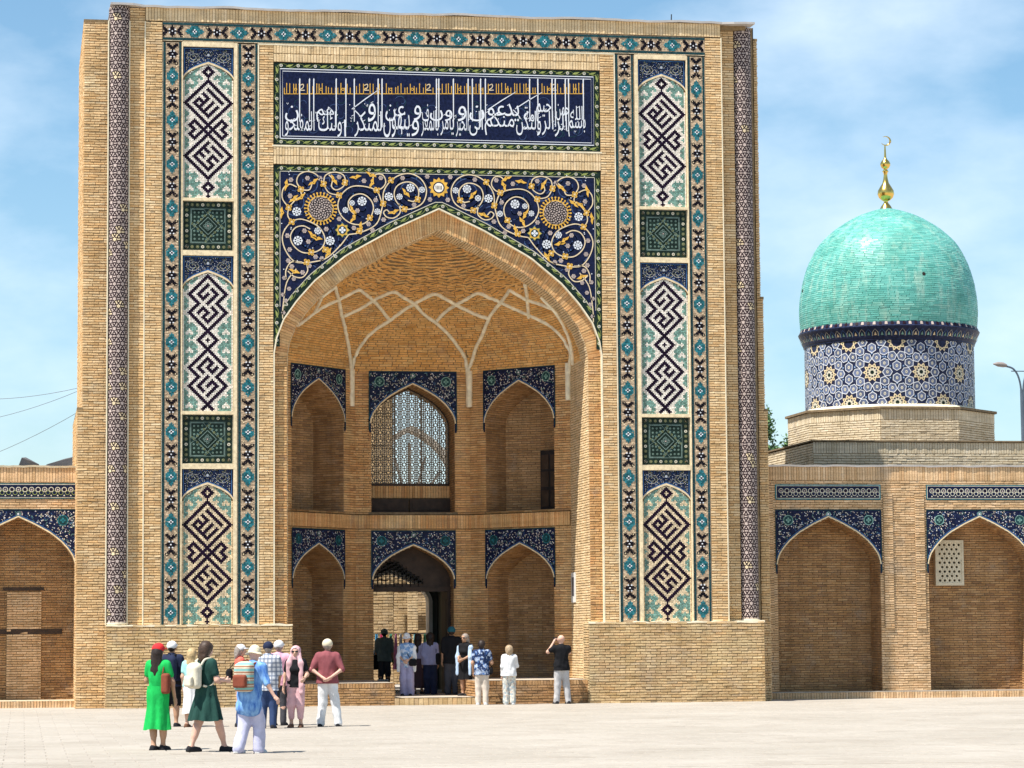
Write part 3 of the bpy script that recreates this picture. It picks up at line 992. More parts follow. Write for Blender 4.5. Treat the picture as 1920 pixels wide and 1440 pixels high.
for px in (225, 275, 297, 412, 462, 505, 628, 648, 930, 942, 1018, 1095, 1117, 1160, 1185, 1417, 1460, 1535, 1552, 1605, 1622, 1700):
    zb = iz(440 - (30 if px % 2 else 0), px); ztop = iz(183, px); x = ix(px)
    mz.poly([(x - .012, zb), (x + .008, zb), (x + .014, ztop - .07), (x + .018, ztop - .03), (x, ztop), (x - .016, ztop - .04)], 'tile_pure', .012)
for (x0, y0), (x1, y1) in (((492, 345), (636, 240)), ((1196, 350), (1345, 255)), ((1340, 345), (1482, 258)), ((1330, 350), (1372, 400)), ((500, 345), (545, 395))):
    mz.line([(ix(x0), iz(y0, x0)), (ix((x0 + x1) / 2), iz((y0 + y1) / 2 - 4, x0)), (ix(x1), iz(y1, x1))], .026, 'tile_pure', .012, taper=(.8, 1.0, .4))
for _ in range(95):       # vowel marks
    x = ix(r2.uniform(150, 1700)); z = r2.uniform(14.42, 15.12)
    k = r2.integers(3)
    if k == 0: mz.line([(x - .03, z - .02), (x + .03, z + .015)], .014, 'tile_pure', .009)
    elif k == 1: mz.line([(x - .025, z + .02), (x, z - .02), (x + .025, z + .02)], .012, 'tile_pure', .009)
    else: mz.disc(x, z, .014, 'tile_pure', .009, 5)
mz.build('white_lettering', ip)
mz = Mosaic(f0)            # gold kufic line along the top
x = 146; k = 0
while x < 1705:
    zb = iz(266, x); h = r2.choice([.16, .20, .26, .26, .27])
    sp = (12, 16, 20)[k % 3]
    X0 = ix(x)
    mz.rect(X0 - .008, X0 + .010, zb, zb + h, 'tile_gold', .008)
    if k % 4 == 1: mz.poly([(X0 - .016, zb + h - .02), (X0 + .02, zb + h - .02), (X0 + .002, zb + h + .02)], 'tile_gold', .009)
    if k % 7 == 3: mz.ring(X0 + .05, zb + .12, .030, .014, 'tile_gold', .009, 10)
    if k % 19 == 5:
        mz.line(spline([(X0 + .02, zb + .22), (X0 + .10, zb + .25), (X0 + .10, zb + .17), (X0 + .02, zb + .10), (X0 + .14, zb + .10)], 5), .020, 'tile_cream', .010); x += 22
    if k % 2: mz.rect(X0, ix(x + sp), zb, zb + .016, 'tile_gold', .008)
    mz.rect(X0 - .01, ix(x + sp) - .015, zb - .004, zb + .010, 'tile_gold', .0085)
    x += sp; k += 1
mz.build('gold_lettering', ip)

# --- the great spandrel with gold scrolls
def az(x, prof=OUT):
    """height of the outer arch edge above x"""
    return prof['zs'] + (prof['za'] - prof['zs']) * float(np.interp(-abs(x) / prof['Wd'], -_aw, _at))
mz = Mosaic(f0)
xs_ = np.concatenate([np.linspace(-4.16, -3.9, 12), np.linspace(-3.88, 3.88, 80), np.linspace(3.9, 4.16, 12)])
mz.strip([(x, az(x)) for x in xs_], [(x, 13.46) for x in xs_], 'tile_navy', .0)
ar = [(x, az(x)) for x in xs_]
ar2 = [q for q in offset_curve(ar, .16)]
mz.strip(ar, [(max(-4.16, min(4.16, a)), b) for a, b in ar2], 'tile_forest', .003)
mz.line([(max(-4.0, min(4.0, a)), b) for a, b in offset_curve(ar, .17) if abs(a) < 4.0], .018, 'tile_ivory', .006)
mz.rect(-4.16, 4.16, 13.31, 13.46, 'tile_forest', .003)
for s_ in (-1, 1):
    a, b = sorted((s_ * 4.16, s_ * 4.01))
    mz.rect(a, b, 8.9, 13.31, 'tile_forest', .0035)
    mz.line([(s_ * 4.005, 9.9), (s_ * 4.005, 13.30)], .014, 'tile_ivory', .006)
mz.line([(-4.0, 13.305), (4.0, 13.305)], .014, 'tile_ivory', .006)
spn = mz.build('arch_spandrel', portal)
mz = Mosaic(f0)
vine(mz, [(-4.08, 13.385), (4.08, 13.385)])
for s_ in (-1, 1):
    vine(mz, [(s_ * 4.085, 8.95), (s_ * 4.085, 13.3)])
cc = offset_curve(arch_curve(0, 4.17, 9.0, 8.9, 12.45, 30)[1:-1], .08)
vine(mz, [q for q in cc if abs(q[0]) < 4.0])
mz.build('vine_border', spn)
def sx(zx, zy):
    px = 510 + zx / 6; py = 300 + zy / 6
    return (px - 823.5) / 74.4, 13.46 - (py - (309 + (px - 513) * .0118)) / 74.0
curves = [
    [(1250, 480), (1180, 700), (1010, 800), (860, 830)], [(860, 830), (760, 960), (600, 1100), (390, 1150)], [(390, 1150), (250, 1130), (150, 1000), (120, 850), (190, 720), (300, 660), (430, 690), (540, 760), (595, 880), (560, 980), (470, 1030), (340, 1030), (240, 950), (210, 850), (260, 760), (350, 735), (430, 770)],
    [(340, 1140), (220, 1140), (160, 1230), (160, 1330)], [(390, 1160), (400, 1240), (340, 1310), (250, 1300), (180, 1240)],
    [(1240, 480), (1180, 340), (1050, 290), (900, 290), (790, 370), (740, 500), (780, 620), (880, 700), (1000, 715), (1090, 660), (1140, 540), (1110, 440), (1020, 375), (920, 390), (860, 460), (870, 540), (920, 600)],
    [(1140, 330), (1230, 310), (1280, 240), (1250, 160), (1180, 150), (1130, 190)], [(750, 390), (640, 360), (580, 270)], [(580, 270), (600, 170), (700, 130), (800, 160), (825, 240), (790, 300), (720, 330), (670, 290), (680, 210), (640, 160)],
    [(580, 260), (500, 160), (400, 125), (310, 160), (280, 240), (320, 320)], [(320, 330), (420, 330), (460, 250), (540, 190)], [(320, 330), (330, 400), (270, 440), (190, 530)], [(190, 530), (120, 430), (130, 320), (200, 270), (280, 300)],
    [(190, 530), (180, 620), (220, 690)], [(1250, 480), (1255, 350), (1320, 240), (1430, 160), (1560, 140), (1680, 200), (1740, 320), (1710, 450), (1620, 520), (1500, 540), (1410, 470), (1375, 380), (1400, 290), (1480, 240), (1570, 240), (1640, 300), (1650, 390), (1600, 450), (1530, 440)],
    [(1430, 480), (1440, 580), (1370, 640), (1290, 630), (1255, 580), (1290, 550), (1330, 590)]]
junction = [(1250, 480), (1180, 330), (755, 390), (580, 265), (325, 325), (190, 530), (225, 690), (390, 1140), (820, 245), (440, 1030), (980, 790), (1340, 215), (1490, 540), (1640, 430), (600, 1000), (1100, 640)]
leafs = [(470, 250, 35), (940, 190, 10), (1110, 160, -25), (170, 280, 80), (250, 440, 40), (900, 560, -60), (450, 840, -40), (250, 1250, -20), (1500, 360, -50), (1370, 580, 20), (1130, 250, 70), (690, 220, -60), (640, 1040, 60), (920, 650, 60), (500, 880, -10), (120, 590, 85), (1000, 750, 80), (330, 420, 40)]
bigfl = [(1560, 300, 46), (1315, 400, 46), (1012, 455, 50), (280, 575, 48), (293, 900, 50), (652, 900, 50), (515, 790, 38), (1435, 400, 34), (1690, 320, 34), (1185, 570, 34), (900, 475, 30), (825, 555, 32)]
smfl = [(400, 200), (755, 185), (1035, 225), (1225, 190), (205, 400), (1165, 440), (755, 655), (1085, 710), (610, 770), (365, 790), (410, 910), (175, 845), (200, 1000), (185, 1125), (490, 1080), (1255, 660), (1600, 490), (1780, 430), (920, 755), (1470, 190), (215, 220), (420, 1180), (225, 1190), (345, 1255), (960, 560), (1750, 170), (1130, 780), (560, 1100), (540, 200)]
gold = Mosaic(f0); wht = Mosaic(f0)
for s_ in (-1, 1):
    def q(zx, zy):
        x, z = sx(zx, zy); return (-s_ * x if s_ > 0 else x, z) if s_ < 0 else (-x, z)
    # faint blue under-scrolls
    for k, (a, b, n_) in enumerate(((1000, 520, 5), (410, 880, 5), (1560, 350, 4), (700, 240, 3), (400, 250, 3), (250, 450, 3), (800, 900, 3), (1300, 600, 3), (560, 1050, 3))):
        for i in range(n_ * 3):
            th = np.linspace(0, 3.2, 10) + i * 1.3; rr = 50 + 60 * (i % n_) + 12 * np.sin(th * 2)
            pts = [q(a + r_ * math.cos(t), b + r_ * math.sin(t)) for r_, t in zip(rr, th)]
            pts = [p_ for p_ in pts if p_[1] > az(p_[0]) + .2 and p_[1] < 13.25 and abs(p_[0]) < 3.95]
            if len(pts) > 3: wht.line(pts, .026, 'tile_slate', .004)
    for c in curves:
        P = np.array([q(*p_) for p_ in spline(c, 7)])
        keep = [p_ for p_ in P if p_[1] > az(p_[0]) + .14]
        if len(keep) > 2: gold.line(keep, .028, 'tile_cream', .008)
    for a, b in junction:
        x, z = q(a, b)
        for k in range(4):
            t = k * PI / 2 + .6
            gold.disc(x + .055 * math.cos(t), z + .055 * math.sin(t), .038, 'tile_gold', .010, 7); gold.disc(x + .055 * math.cos(t), z + .055 * math.sin(t), .012, 'tile_navy', .012, 5)
        gold.disc(x, z, .026, 'tile_cream', .012, 6)
    for a, b, r_ in leafs:
        x, z = q(a, b); t = R(r_) * (1 if s_ < 0 else -1) + (0 if s_ < 0 else PI)
        c_, n_ = math.cos(t), math.sin(t)
        L = [(-.16, .02), (-.07, .055), (.0, .035), (.05, .07), (.16, .02), (.06, -.01), (.0, -.045), (-.05, -.01)]
        gold.poly([(x + a_ * c_ - b_ * n_, z + a_ * n_ + b_ * c_) for a_, b_ in L[::s_ if s_ > 0 else 1]], 'tile_gold', .009)
        gold.disc(x, z + .01, .014, 'tile_navy', .011, 5)
    for a, b, r_ in bigfl:
        x, z = q(a, b); wht.flower(x, z, r_ / 6 / 74 * 1.05, 'tile_pure', 'tile_navy', .008, 8)
    for a, b in smfl:
        x, z = q(a, b)
        if z > az(x) + .2: wht.flower(x, z, .062, 'tile_rose', 'tile_slate', .008, 6)
    r3 = np.random.default_rng(5)
    for _ in range(90):
        a, b = r3.uniform(110, 1840), r3.uniform(110, 1300); x, z = q(a, b)
        if z > az(x) + .24: wht.disc(x, z, .016, 'tile_pure' if r3.random() < .6 else 'tile_blue', .006, 5)
    for zz, xx in ((10.05, 3.86), (9.75, 3.92), (10.35, 3.78), (10.6, 3.66), (10.62, 3.9), (10.2, 3.93)):
        wht.flower(s_ * xx, zz, .055, 'tile_rose', 'tile_slate', .008, 6)
    gold.line(spline([(s_ * 3.6, 10.85), (s_ * 3.84, 10.5), (s_ * 3.93, 9.9), (s_ * 3.94, 9.6)], 6), .026, 'tile_cream', .008)
    # medallion with a flame rim
    x, z = q(547, 540); r_ = .30
    for k in range(28):
        t = k * 2 * PI / 28
        gold.disc(x + (r_ + .095) * math.cos(t), z + (r_ + .095) * math.sin(t), .026, 'tile_gold', .009, 6)
        gold.line([(x + r_ * math.cos(t), z + r_ * math.sin(t)), (x + (r_ + .09) * math.cos(t), z + (r_ + .09) * math.sin(t))], .026, 'tile_gold', .008)
    gold.disc(x, z, r_ + .03, 'tile_gold', .009, 28); wht.disc(x, z, r_, 'tile_rose', .012, 28)
    wht.ring(x, z, r_ - .02, .012, 'tile_black', .014, 28)
    for k in range(64):
        t = k * 2.4; rr = .02 + .26 * math.sqrt(k / 64)
        px, pz = x + rr * math.cos(t), z + rr * math.sin(t); a = np.linspace(0, 3.4, 6) + t
        wht.line(np.stack([px + .045 * np.cos(a), pz + .038 * np.sin(a)], -1), .020, 'tile_black', .014)
    x, z = q(790, 780)
    gold.star(x, z, .19, .135, 8, 'tile_leaf', .009); gold.star(x, z, .165, .12, 8, 'tile_gold', .010); gold.disc(x, z, .105, 'tile_edge', .012, 12); wht.flower(x, z, .085, 'tile_pure', 'tile_navy', .014, 4)
x, z = 0.0, sx(1880, 295)[1]
gold.star(x, z, .26, .20, 12, 'tile_gold', .010); gold.disc(x, z, .15, 'tile_navy', .012, 14); wht.disc(x, z, .12, 'tile_white', .014, 14)
for k in range(5): wht.rect(x - .08 + k * .035, x - .065 + k * .035, z - .05, z + .05, 'tile_black', .016)
gold.build('gold_scrolls', spn); wht.build('white_flowers', spn)

# --- arch ring, white edge, jambs, tunnel
def resample(C, n=400):
    C = A3(C); L = np.concatenate([[0], np.cumsum(np.linalg.norm(np.diff(C, axis=0), axis=1))])
    return C, L
oa = arch_curve(0, 4.17, 8.75, 8.75, 12.45, 40)[1:-1]; ia = arch_curve(0, 3.82, 8.70, 8.70, 11.92, 40)[1:-1]
Lo = np.concatenate([[0], np.cumsum(np.linalg.norm(np.diff(oa, axis=0), axis=1))]); Lt = Lo[-1]
def ringmap(u, v, d):
    s = np.asarray(u)
    ox, oz = np.interp(s, Lo, oa[:, 0]), np.interp(s, Lo, oa[:, 1])
    jx, jz = np.interp(s, Lo, ia[:, 0]), np.interp(s, Lo, ia[:, 1])
    return np.stack([jx + (ox - jx) * v, .12 - d, jz + (oz - jz) * v], -1)
mb = MB()
bricks(mb, ringmap, 0, Lt, 0, 1, L=.074, H=1.0, bond=0, g=.010, seg=.15)
fj = front(.12)
for a, b in ((-4.17, -3.82), (3.82, 4.17)):
    bricks(mb, fj, a, b, ZP, 8.73)
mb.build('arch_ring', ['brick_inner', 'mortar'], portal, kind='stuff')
mb = MB()
full = arch_curve(0, 4.17, ZP, 8.75, 12.45, 40)
P = np.array([[(x, -.02, z) for x, z in full], [(x, .125, z) for x, z in full]])
mb.grid(P)
o2 = offset_curve(full, -.035)
P = np.array([[(x, -.02, z) for x, z in full], [(x, -.02, z) for x, z in o2], [(x, .10, z) for x, z in o2]])
mb.grid(P)
mb.build('arch_edge', 'cream_plaster', portal)
mb = MB()
Li = np.concatenate([[0], np.cumsum(np.linalg.norm(np.diff(ia, axis=0), axis=1))])
def tunnel(u, v, d):
    x, z = np.interp(v, Li, ia[:, 0]), np.interp(v, Li, ia[:, 1])
    x2, z2 = np.interp(v + .05, Li, ia[:, 0]), np.interp(v + .05, Li, ia[:, 1])
    tx, tz = x2 - x, z2 - z; l = np.sqrt(tx * tx + tz * tz) + 1e-9
    return np.stack([x + d * tz / l, u, z - d * tx / l], -1)
bricks(mb, tunnel, .12, 1.05, 0, Li[-1] - .06)
FZ = .57
for sg in (-1, 1):
    bricks(mb, lambda u, v, d, s=sg: np.stack([s * (3.82 - d), u, v], -1), .12, 2.5, .1, 8.8)
mb.build('reveal_brickwork', ['brick_pale', 'mortar'], portal, kind='stuff')  # paler brick stands in for the stronger sunlight on the reveal

# --- half-octagonal recess: three faces in two storeys
PL = [(3.82, 2.5), (1.55, 5.0), (-1.55, 5.0), (-3.82, 2.5)]
wall_b = MB(); wall_n = MB(); band_b = MB(); sp_mz = []
def reveal(mb, mapf, C, depth, mi=0, mo=1, L=.262):
    """brick lining of an opening: C outline (u, v), running back by depth"""
    C = A3(C); Lc = np.concatenate([[0], np.cumsum(np.linalg.norm(np.diff(C, axis=0), axis=1))])
    def m(u, v, d):
        x, z = np.interp(v, Lc, C[:, 0]), np.interp(v, Lc, C[:, 1])
        x2, z2 = np.interp(v + .03, Lc, C[:, 0]), np.interp(v + .03, Lc, C[:, 1])
        x1, z1 = np.interp(v - .03, Lc, C[:, 0]), np.interp(v - .03, Lc, C[:, 1])
        l = np.hypot(x2 - x1, z2 - z1) + 1e-9
        return mapf(x + d * (z2 - z1) / l, z - d * (x2 - x1) / l, -np.asarray(u))
    bricks(mb, m, 0, depth, 0, Lc[-1], L=L, mi=mi, mo=mo, dep=.006, jit=.006)
def niche_tiles(mapf, c, hw, zt, C, seed, style):
    """navy tile field between a rectangle and an arch outline"""
    mz = Mosaic(mapf); r_ = np.random.default_rng(seed)
    C = A3(C); top = C[1:-1]
    mz.strip(top, [(u, zt) for u, _ in top], 'tile_navy', .004)
    for a, b in ((c - hw, C[1][0]), (C[-2][0], c + hw)):
        if b - a > .005: mz.rect(a, b, C[1][1] - .25, zt, 'tile_navy', .003)
    rim = offset_curve(C, .0)[1:-1]; rim2 = offset_curve(C, .034)[1:-1]
    mz.strip(rim, rim2, 'moulding', .016)
    mz.line(offset_curve(C, .055)[1:-1], .016, 'tile_blue', .010)
    mz.line([(c - hw, C[1][1] - .2), (c - hw, zt), (c + hw, zt), (c + hw, C[1][1] - .2)], .03, 'tile_edge', .010)
    zs, za = C[1][1], C[:, 1].max(); W_ = abs(C[1][0] - c)
    def lim(u): return zs + (za - zs) * float(np.interp(-min(1, abs(u - c) / W_), -_aw, _at))
    n = 0
    for _ in range(1500):
        u = r_.uniform(c - hw + .04, c + hw - .04); v = r_.uniform(zs - .1, zt - .04)
        if v < lim(u) + .09: continue
        k = r_.random()
        if k < .5: mz.disc(u, v, r_.uniform(.008, .018), r_.choice(['tile_pure', 'tile_white', 'tile_rose']), .007, 5)
        elif k < .8:
            a = np.linspace(0, 2.6, 5) + r_.uniform(0, 6); rr = r_.uniform(.02, .05)
            mz.line(np.stack([u + rr * np.cos(a), v + rr * np.sin(a)], -1), .008, r_.choice(['tile_ivory', 'tile_slate', 'tile_mint', 'tile_blue']), .006)
        else: mz.star(u, v, .018, .008, 4, r_.choice(['tile_ivory', 'tile_mint', 'tile_cream']), .0065)
        n += 1
        if n > 420: break
    for s_ in (-1, 1):
        u, v = c + s_ * hw * .76, zt - .27
        m_ = ('tile_mint', 'tile_teal', 'tile_ivory')[style % 3]
        mz.star(u, v, .15, .118, 4, 'tile_edge', .009, PI / 4); mz.line([(u + .125 * math.cos(a), v + .125 * math.sin(a)) for a in np.linspace(PI / 4, 2 * PI + PI / 4, 13)], .020, m_, .011)
        mz.flower(u, v, .07, m_, 'tile_navy', .012, 4)
    mz.ring(c, zt - .11, .055, .018, 'tile_mint', .011); mz.flower(c, zt - .11, .03, 'tile_pure', 'tile_navy', .012, 5)
    return mz
openN = []
for i in range(3):
    p0, p1 = PL[i], PL[i + 1]
    ln = math.dist(p0, p1); c = ln / 2
    mf = wallmap(p0, p1, 1)
    hwU = 1.18 if i == 1 else 1.20; hwL = 1.13 if i == 1 else 1.16
    low_ = dict(c=c, Wd=hwL - .05, z0=FZ - .4, zs=3.22, za=4.12); upp = dict(c=c, Wd=hwU - .05, z0=5.0, zs=7.38, za=8.43)
    hl = arch_hole(**low_); hu = arch_hole(**upp)
    bricks(wall_b, mf, 0, ln, .1, 8.95, holes=holes_of(hl, hu))
    cu = arch_curve(**upp, n=16); clw = arch_curve(**low_, n=16)
    for C, hw, zt, sd in ((cu, hwU, 8.77, 10 + i), (clw, hwL, 4.51, 20 + i)):
        mz = niche_tiles(lambda u, v, d, m=mf: m(u, v, d + .03), c, hw, zt, C, sd, 0 if C is cu else 1)
        mz.build('niche_tiles', portal)
    bm_ = lambda u, v, d, m=mf: m(u, v, d + .06)
    soldiers(band_b, bm_, 0, ln, 4.56, 4.93, L=.072)
    put_quads(band_b, lambda u, d, v, m=mf: m(u, np.full_like(u, 4.94), d), np.array([(0, ln, 0, .09)]), 0, 1)
    # linings and back walls
    if i != 1:
        for C, z0, z1 in ((cu, 5.0, 8.5), (clw, .1, 4.2)):
            reveal(wall_n, mf, C, 1.15)
            # back wall in two planes meeting at a corner
            q0 = mf(np.array([c - 1.2]), np.array([0.]), np.array([-1.0]))[0][:2]; q1 = mf(np.array([c + (.25 if i == 0 else -.1)]), np.array([0.]), np.array([-1.25]))[0][:2]; q2 = mf(np.array([c + 1.2]), np.array([0.]), np.array([-.85]))[0][:2]
            for a, b in ((q0, q1), (q1, q2)):
                bricks(wall_n, wallmap(a, b, 1), 0, math.dist(a, b), z0 - .05, z1)
        f_ = [mf(np.array([u]), np.array([z]), np.array([d]))[0] for z in (4.98,) for u, d in ((c - 1.2, .05), (c + 1.2, .05), (c + 1.2, -1.3), (c - 1.2, -1.3))]
        wall_n.poly(f_, 1)
    else:
        reveal(wall_n, mf, cu, 1.6); reveal(wall_n, mf, clw, .6)
        Cu_, Cl_ = cu, clw
    openN.append((mf, c, cu, clw))
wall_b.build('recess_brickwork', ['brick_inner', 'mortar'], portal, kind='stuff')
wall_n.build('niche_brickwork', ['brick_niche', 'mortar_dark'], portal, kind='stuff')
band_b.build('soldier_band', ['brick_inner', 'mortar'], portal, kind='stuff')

# --- vault
VC = 1.0
poly = [(3.82, 1.0)] + PL + [(-3.82, 1.0)]
_th = np.linspace(0, PI, 361); _rp = []
for t in _th:
    dx, dy = math.cos(t), math.sin(t); best = 9
    for (x0, y0), (x1, y1) in zip(poly[:-1], poly[1:]):
        ex, ey = x1 - x0, y1 - y0; den = dx * ey - dy * ex
        if abs(den) < 1e-9: continue
        k = (x0 * ey - (y0 - VC) * ex) / den; w = (x0 * dy - (y0 - VC) * dx) / den
        if k > 0 and -1e-6 <= w <= 1 + 1e-6: best = min(best, k)
    _rp.append(best)
_rp = np.array(_rp)
half = ia[len(ia) // 2:][::-1]                       # right half of the inner arch, springing first
Lh = np.concatenate([[0], np.cumsum(np.linalg.norm(np.diff(half, axis=0), axis=1))]); LV_ = Lh[-1]
def vaultmap(u, v, d):
    u = np.clip(u, 0, PI); v = np.clip(v, 0, LV_)
    w = np.interp(v, Lh, half[:, 0]) / 3.82; z = np.interp(v, Lh, half[:, 1])
    rp = np.interp(u, _th, _rp); a, b = 3.82, 3.95
    re_ = a * b / np.sqrt((b * np.cos(u)) ** 2 + (a * np.sin(u)) ** 2)
    m = np.clip((z - 8.9) / 1.5, 0, 1); m = m * m * (3 - 2 * m)
    r = ((1 - m) * rp + m * re_) * w - d
    return np.stack([r * np.cos(u), VC + r * np.sin(u), z], -1)
def chev(u, v, d):
    t = (u / PI * 14) % 1.0
    return vaultmap(u, v + (.13 * np.abs(t - .5) * 2 - .065) * np.clip((v - 2.0) / .4, 0, 1), d)
mb = MB()
v = 0.0
while v < LV_ - .05:
    v1 = min(v + .40, LV_)
    w = float(np.interp((v + v1) / 2, Lh, half[:, 0])) / 3.82
    Lu = .262 / (4.0 * max(w, .07))
    fn = chev if v > 1.7 else vaultmap
    B, Q = brick_rects(0, PI, v, v1, L=Lu, seg=.03)
    put_quads(mb, fn, Q, 0, 1)
    B = B.copy(); n = len(B)
    gu = .006 / (4.0 * max(w, .07)); B[:, 0] += gu; B[:, 1] -= gu
    put_bricks(mb, fn, np.stack([B[:, 0], B[:, 1], B[:, 2] + .005, B[:, 3] - .005], 1), g=.0, dep=.010, jit=.010)
    v = v1
mb.build('vault_brickwork', ['vault_brick', 'mortar'], portal, kind='stuff')
mb = MB(); mb.box(-4.1, 4.1, 1.0, 5.2, 12.2, 12.3)
mb.build('vault_back', 'mortar', portal)
RIBS = [[(-1.68,4.85,7.93),(-1.68,4.85,8.39),(-1.7,4.8,8.85),(-1.8,4.43,9.3),(-1.92,4.0,9.63),(-2.04,3.59,9.91),(-2.18,3.11,10.18),(-2.29,2.56,10.4),(-2.53,1.19,10.56)],[(-1.68,4.85,8.7),(-1.61,4.79,9.09),(-1.45,4.64,9.44),(-1.15,4.35,9.78),(-0.74,4.14,10.05),(-0.44,3.97,10.27),(-0.13,3.76,10.46),(0.13,3.59,10.59),(0.38,3.42,10.69),(0.71,3.52,10.56),(0.98,3.6,10.43),(1.25,3.66,10.31),(1.54,3.65,10.18),(1.86,3.57,10.06)],[(1.5,5.0,7.84),(1.5,5.0,8.44),(1.48,4.97,8.85),(1.38,4.84,9.19),(1.19,4.7,9.43),(0.93,4.47,9.7),(0.57,4.25,9.98),(0.19,4.06,10.21),(-0.13,3.76,10.46),(-0.44,3.54,10.59),(-0.73,3.31,10.71),(-1.04,3.32,10.61),(-1.28,3.38,10.49),(-1.63,3.48,10.27),(-2.07,3.38,10.06)],[(1.49,4.99,8.75),(1.6,4.81,9.08),(1.66,4.5,9.4),(1.76,4.09,9.68),(1.86,3.57,10.06),(1.97,3.2,10.28),(2.08,2.79,10.43),(2.18,2.08,10.66)],[(3.82,2.5,7.84),(3.82,2.5,8.5),(3.77,2.02,8.96),(3.68,1.98,9.19),(3.51,2.07,9.49),(3.22,2.21,9.77),(2.78,2.5,10.04),(2.39,2.74,10.25),(2.03,2.83,10.44),(1.78,2.9,10.54),(1.48,2.96,10.67),(1.2,3.34,10.54),(0.98,3.6,10.43),(0.75,3.89,10.28),(0.55,4.16,10.07)],[(2.18,2.08,10.66),(2.41,2.02,10.51),(2.62,1.91,10.38),(2.88,1.58,10.24),(3.11,1.0,10.05)],[(2.41,1.0,10.66),(2.62,1.91,10.38),(2.77,2.59,10.0)],[(3.82,1.95,8.71),(3.69,1.59,9.19),(3.48,1.3,9.58),(3.19,1.0,9.96),(2.82,1.0,10.34)],[(-3.45,1.55,9.61),(-3.16,2.11,9.85),(-2.93,2.21,10.03),(-2.62,2.38,10.23),(-2.29,2.56,10.4),(-2.01,2.62,10.55),(-1.74,2.68,10.68),(-1.5,3.07,10.59),(-1.28,3.38,10.49),(-1.0,3.8,10.29),(-0.75,4.12,10.07)],[(-2.53,1.19,10.56),(-2.73,1.0,10.41),(-2.89,1.0,10.29)],[(-2.89,1.0,10.29),(-2.91,1.76,10.17),(-2.96,2.1,10.04)]]
for r_ in RIBS:
    P = spline(r_, 5)
    c = np.array([0, 1.2, 9.3]); dirn = c - P; dirn[:, 2] *= .3; dirn /= np.linalg.norm(dirn, axis=1)[:, None]
    P = P + dirn * .035 + rng.normal(0, .004, P.shape)
    mb = MB(); mb.tube(P, .052 + rng.uniform(-.005, .005, len(P)), 7)
    mb.build('vault_rib', 'rib_plaster', portal, smooth=True)
for x, y in ((-1.66, 4.90), (1.53, 4.97), (3.76, 2.52)):
    mb = MB(); mb.tube([(x, y - .02, 7.82), (x, y - .02, 8.3), (x, y - .03, 8.8)], [.082, .085, .09], 7)
    mb.build('rib_foot', 'rib_plaster', portal, smooth=True)

# --- upper window: pierced star-and-cross screen
def bars(mb, segs, w, t, Y):
    for (x0, z0), (x1, z1) in segs:
        dx, dz = x1 - x0, z1 - z0; l = math.hypot(dx, dz)
        if l < 1e-4: continue
        nx, nz = -dz / l * w / 2, dx / l * w / 2
        q = [(x0 + nx, z0 + nz), (x1 + nx, z1 + nz), (x1 - nx, z1 - nz), (x0 - nx, z0 - nz)]
        b = mb.addv([(x, Y - t / 2, z) for x, z in q] + [(x, Y + t / 2, z) for x, z in q])
        mb.faces(np.array([[0, 1, 2, 3], [7, 6, 5, 4], [0, 4, 5, 1], [1, 5, 6, 2], [2, 6, 7, 3], [3, 7, 4, 0]]) + b)
WY = 5.98
def inwin(x, z):
    return 5.80 <= z and abs(x) < (1.10 if z < 7.35 else 1.10 * float(aw(min(1, (z - 7.35) / 1.05))))
segs = []
s = .215
for i in range(-6, 7):
    for j in range(0, 14):
        cx, cz = i * s, 5.80 + j * s
        h = s / 2; q = s * .235
        oct_ = [(cx - q, cz - h), (cx + q, cz - h), (cx + h, cz - q), (cx + h, cz + q), (cx + q, cz + h), (cx - q, cz + h), (cx - h, cz + q), (cx - h, cz - q)]
        L = [((cx - q, cz - h), (cx - h, cz - q)), ((cx + q, cz - h), (cx + h, cz - q)), ((cx - h, cz + q), (cx - q, cz + h)), ((cx + h, cz + q), (cx + q, cz + h)),
             ((cx - q, cz - h), (cx - q, cz - .12 * s)), ((cx + q, cz - h), (cx + q, cz - .12 * s)), ((cx - q, cz + h), (cx - q, cz + .12 * s)), ((cx + q, cz + h), (cx + q, cz + .12 * s)),
             ((cx - q, cz + .12 * s), (cx, cz + .30 * s)), ((cx + q, cz + .12 * s), (cx, cz + .30 * s)), ((cx - q, cz - .12 * s), (cx, cz - .30 * s)), ((cx + q, cz - .12 * s), (cx, cz - .30 * s)),
             ((cx - h, cz), (cx + h, cz)), ((cx, cz - h), (cx, cz + h)), ((cx - h, cz - q), (cx - h, cz + q)), ((cx - q, cz - h), (cx + q, cz - h))]
        for a, b in L:
            m_ = ((a[0] + b[0]) / 2, (a[1] + b[1]) / 2)
            if inwin(*m_): segs.append((a, b))
mb = MB(); bars(mb, segs, .023, .05, WY)
wl = mb.build('window_screen', 'lattice_wood', portal)
mb = MB()
C = arch_curve(0, 1.13, 5.75, 7.36, 8.42, 16)
for a, b in zip(C[:-1], C[1:]): bars(mb, [(a, b)], .07, .09, WY)
bars(mb, [((-1.13, 5.79), (1.13, 5.79))], .07, .09, WY); bars(mb, [((-.36, 5.8), (-.36, 8.2)), ((.36, 5.8), (.36, 8.2))], .03, .06, WY + .01)
mb.build('screen_frame', 'wood_dark', wl)
mb = MB()
soldiers(mb, front(5.90), -1.2, 1.2, 5.42, 5.76, L=.072)
mb.build('window_parapet', ['brick_inner', 'mortar_dark'], portal)
for a, b in ((-1.13, -.02), (.02, 1.13)):
    mb = MB(); mb.box(a, b, 5.80, 5.86, 5.02, 5.40); mb.box(a + .08, b - .08, 5.77, 5.80, 5.10, 5.32)
    mb.build('parapet_board', 'wood_dark', portal)
mb = MB(); mb.box(-1.2, 1.2, 4.96, 6.6, 4.90, 5.0); mb.box(-1.2, 1.2, 5.93, 5.97, 5.0, 5.76)
mb.build('window_floor', 'mortar_dark', portal)

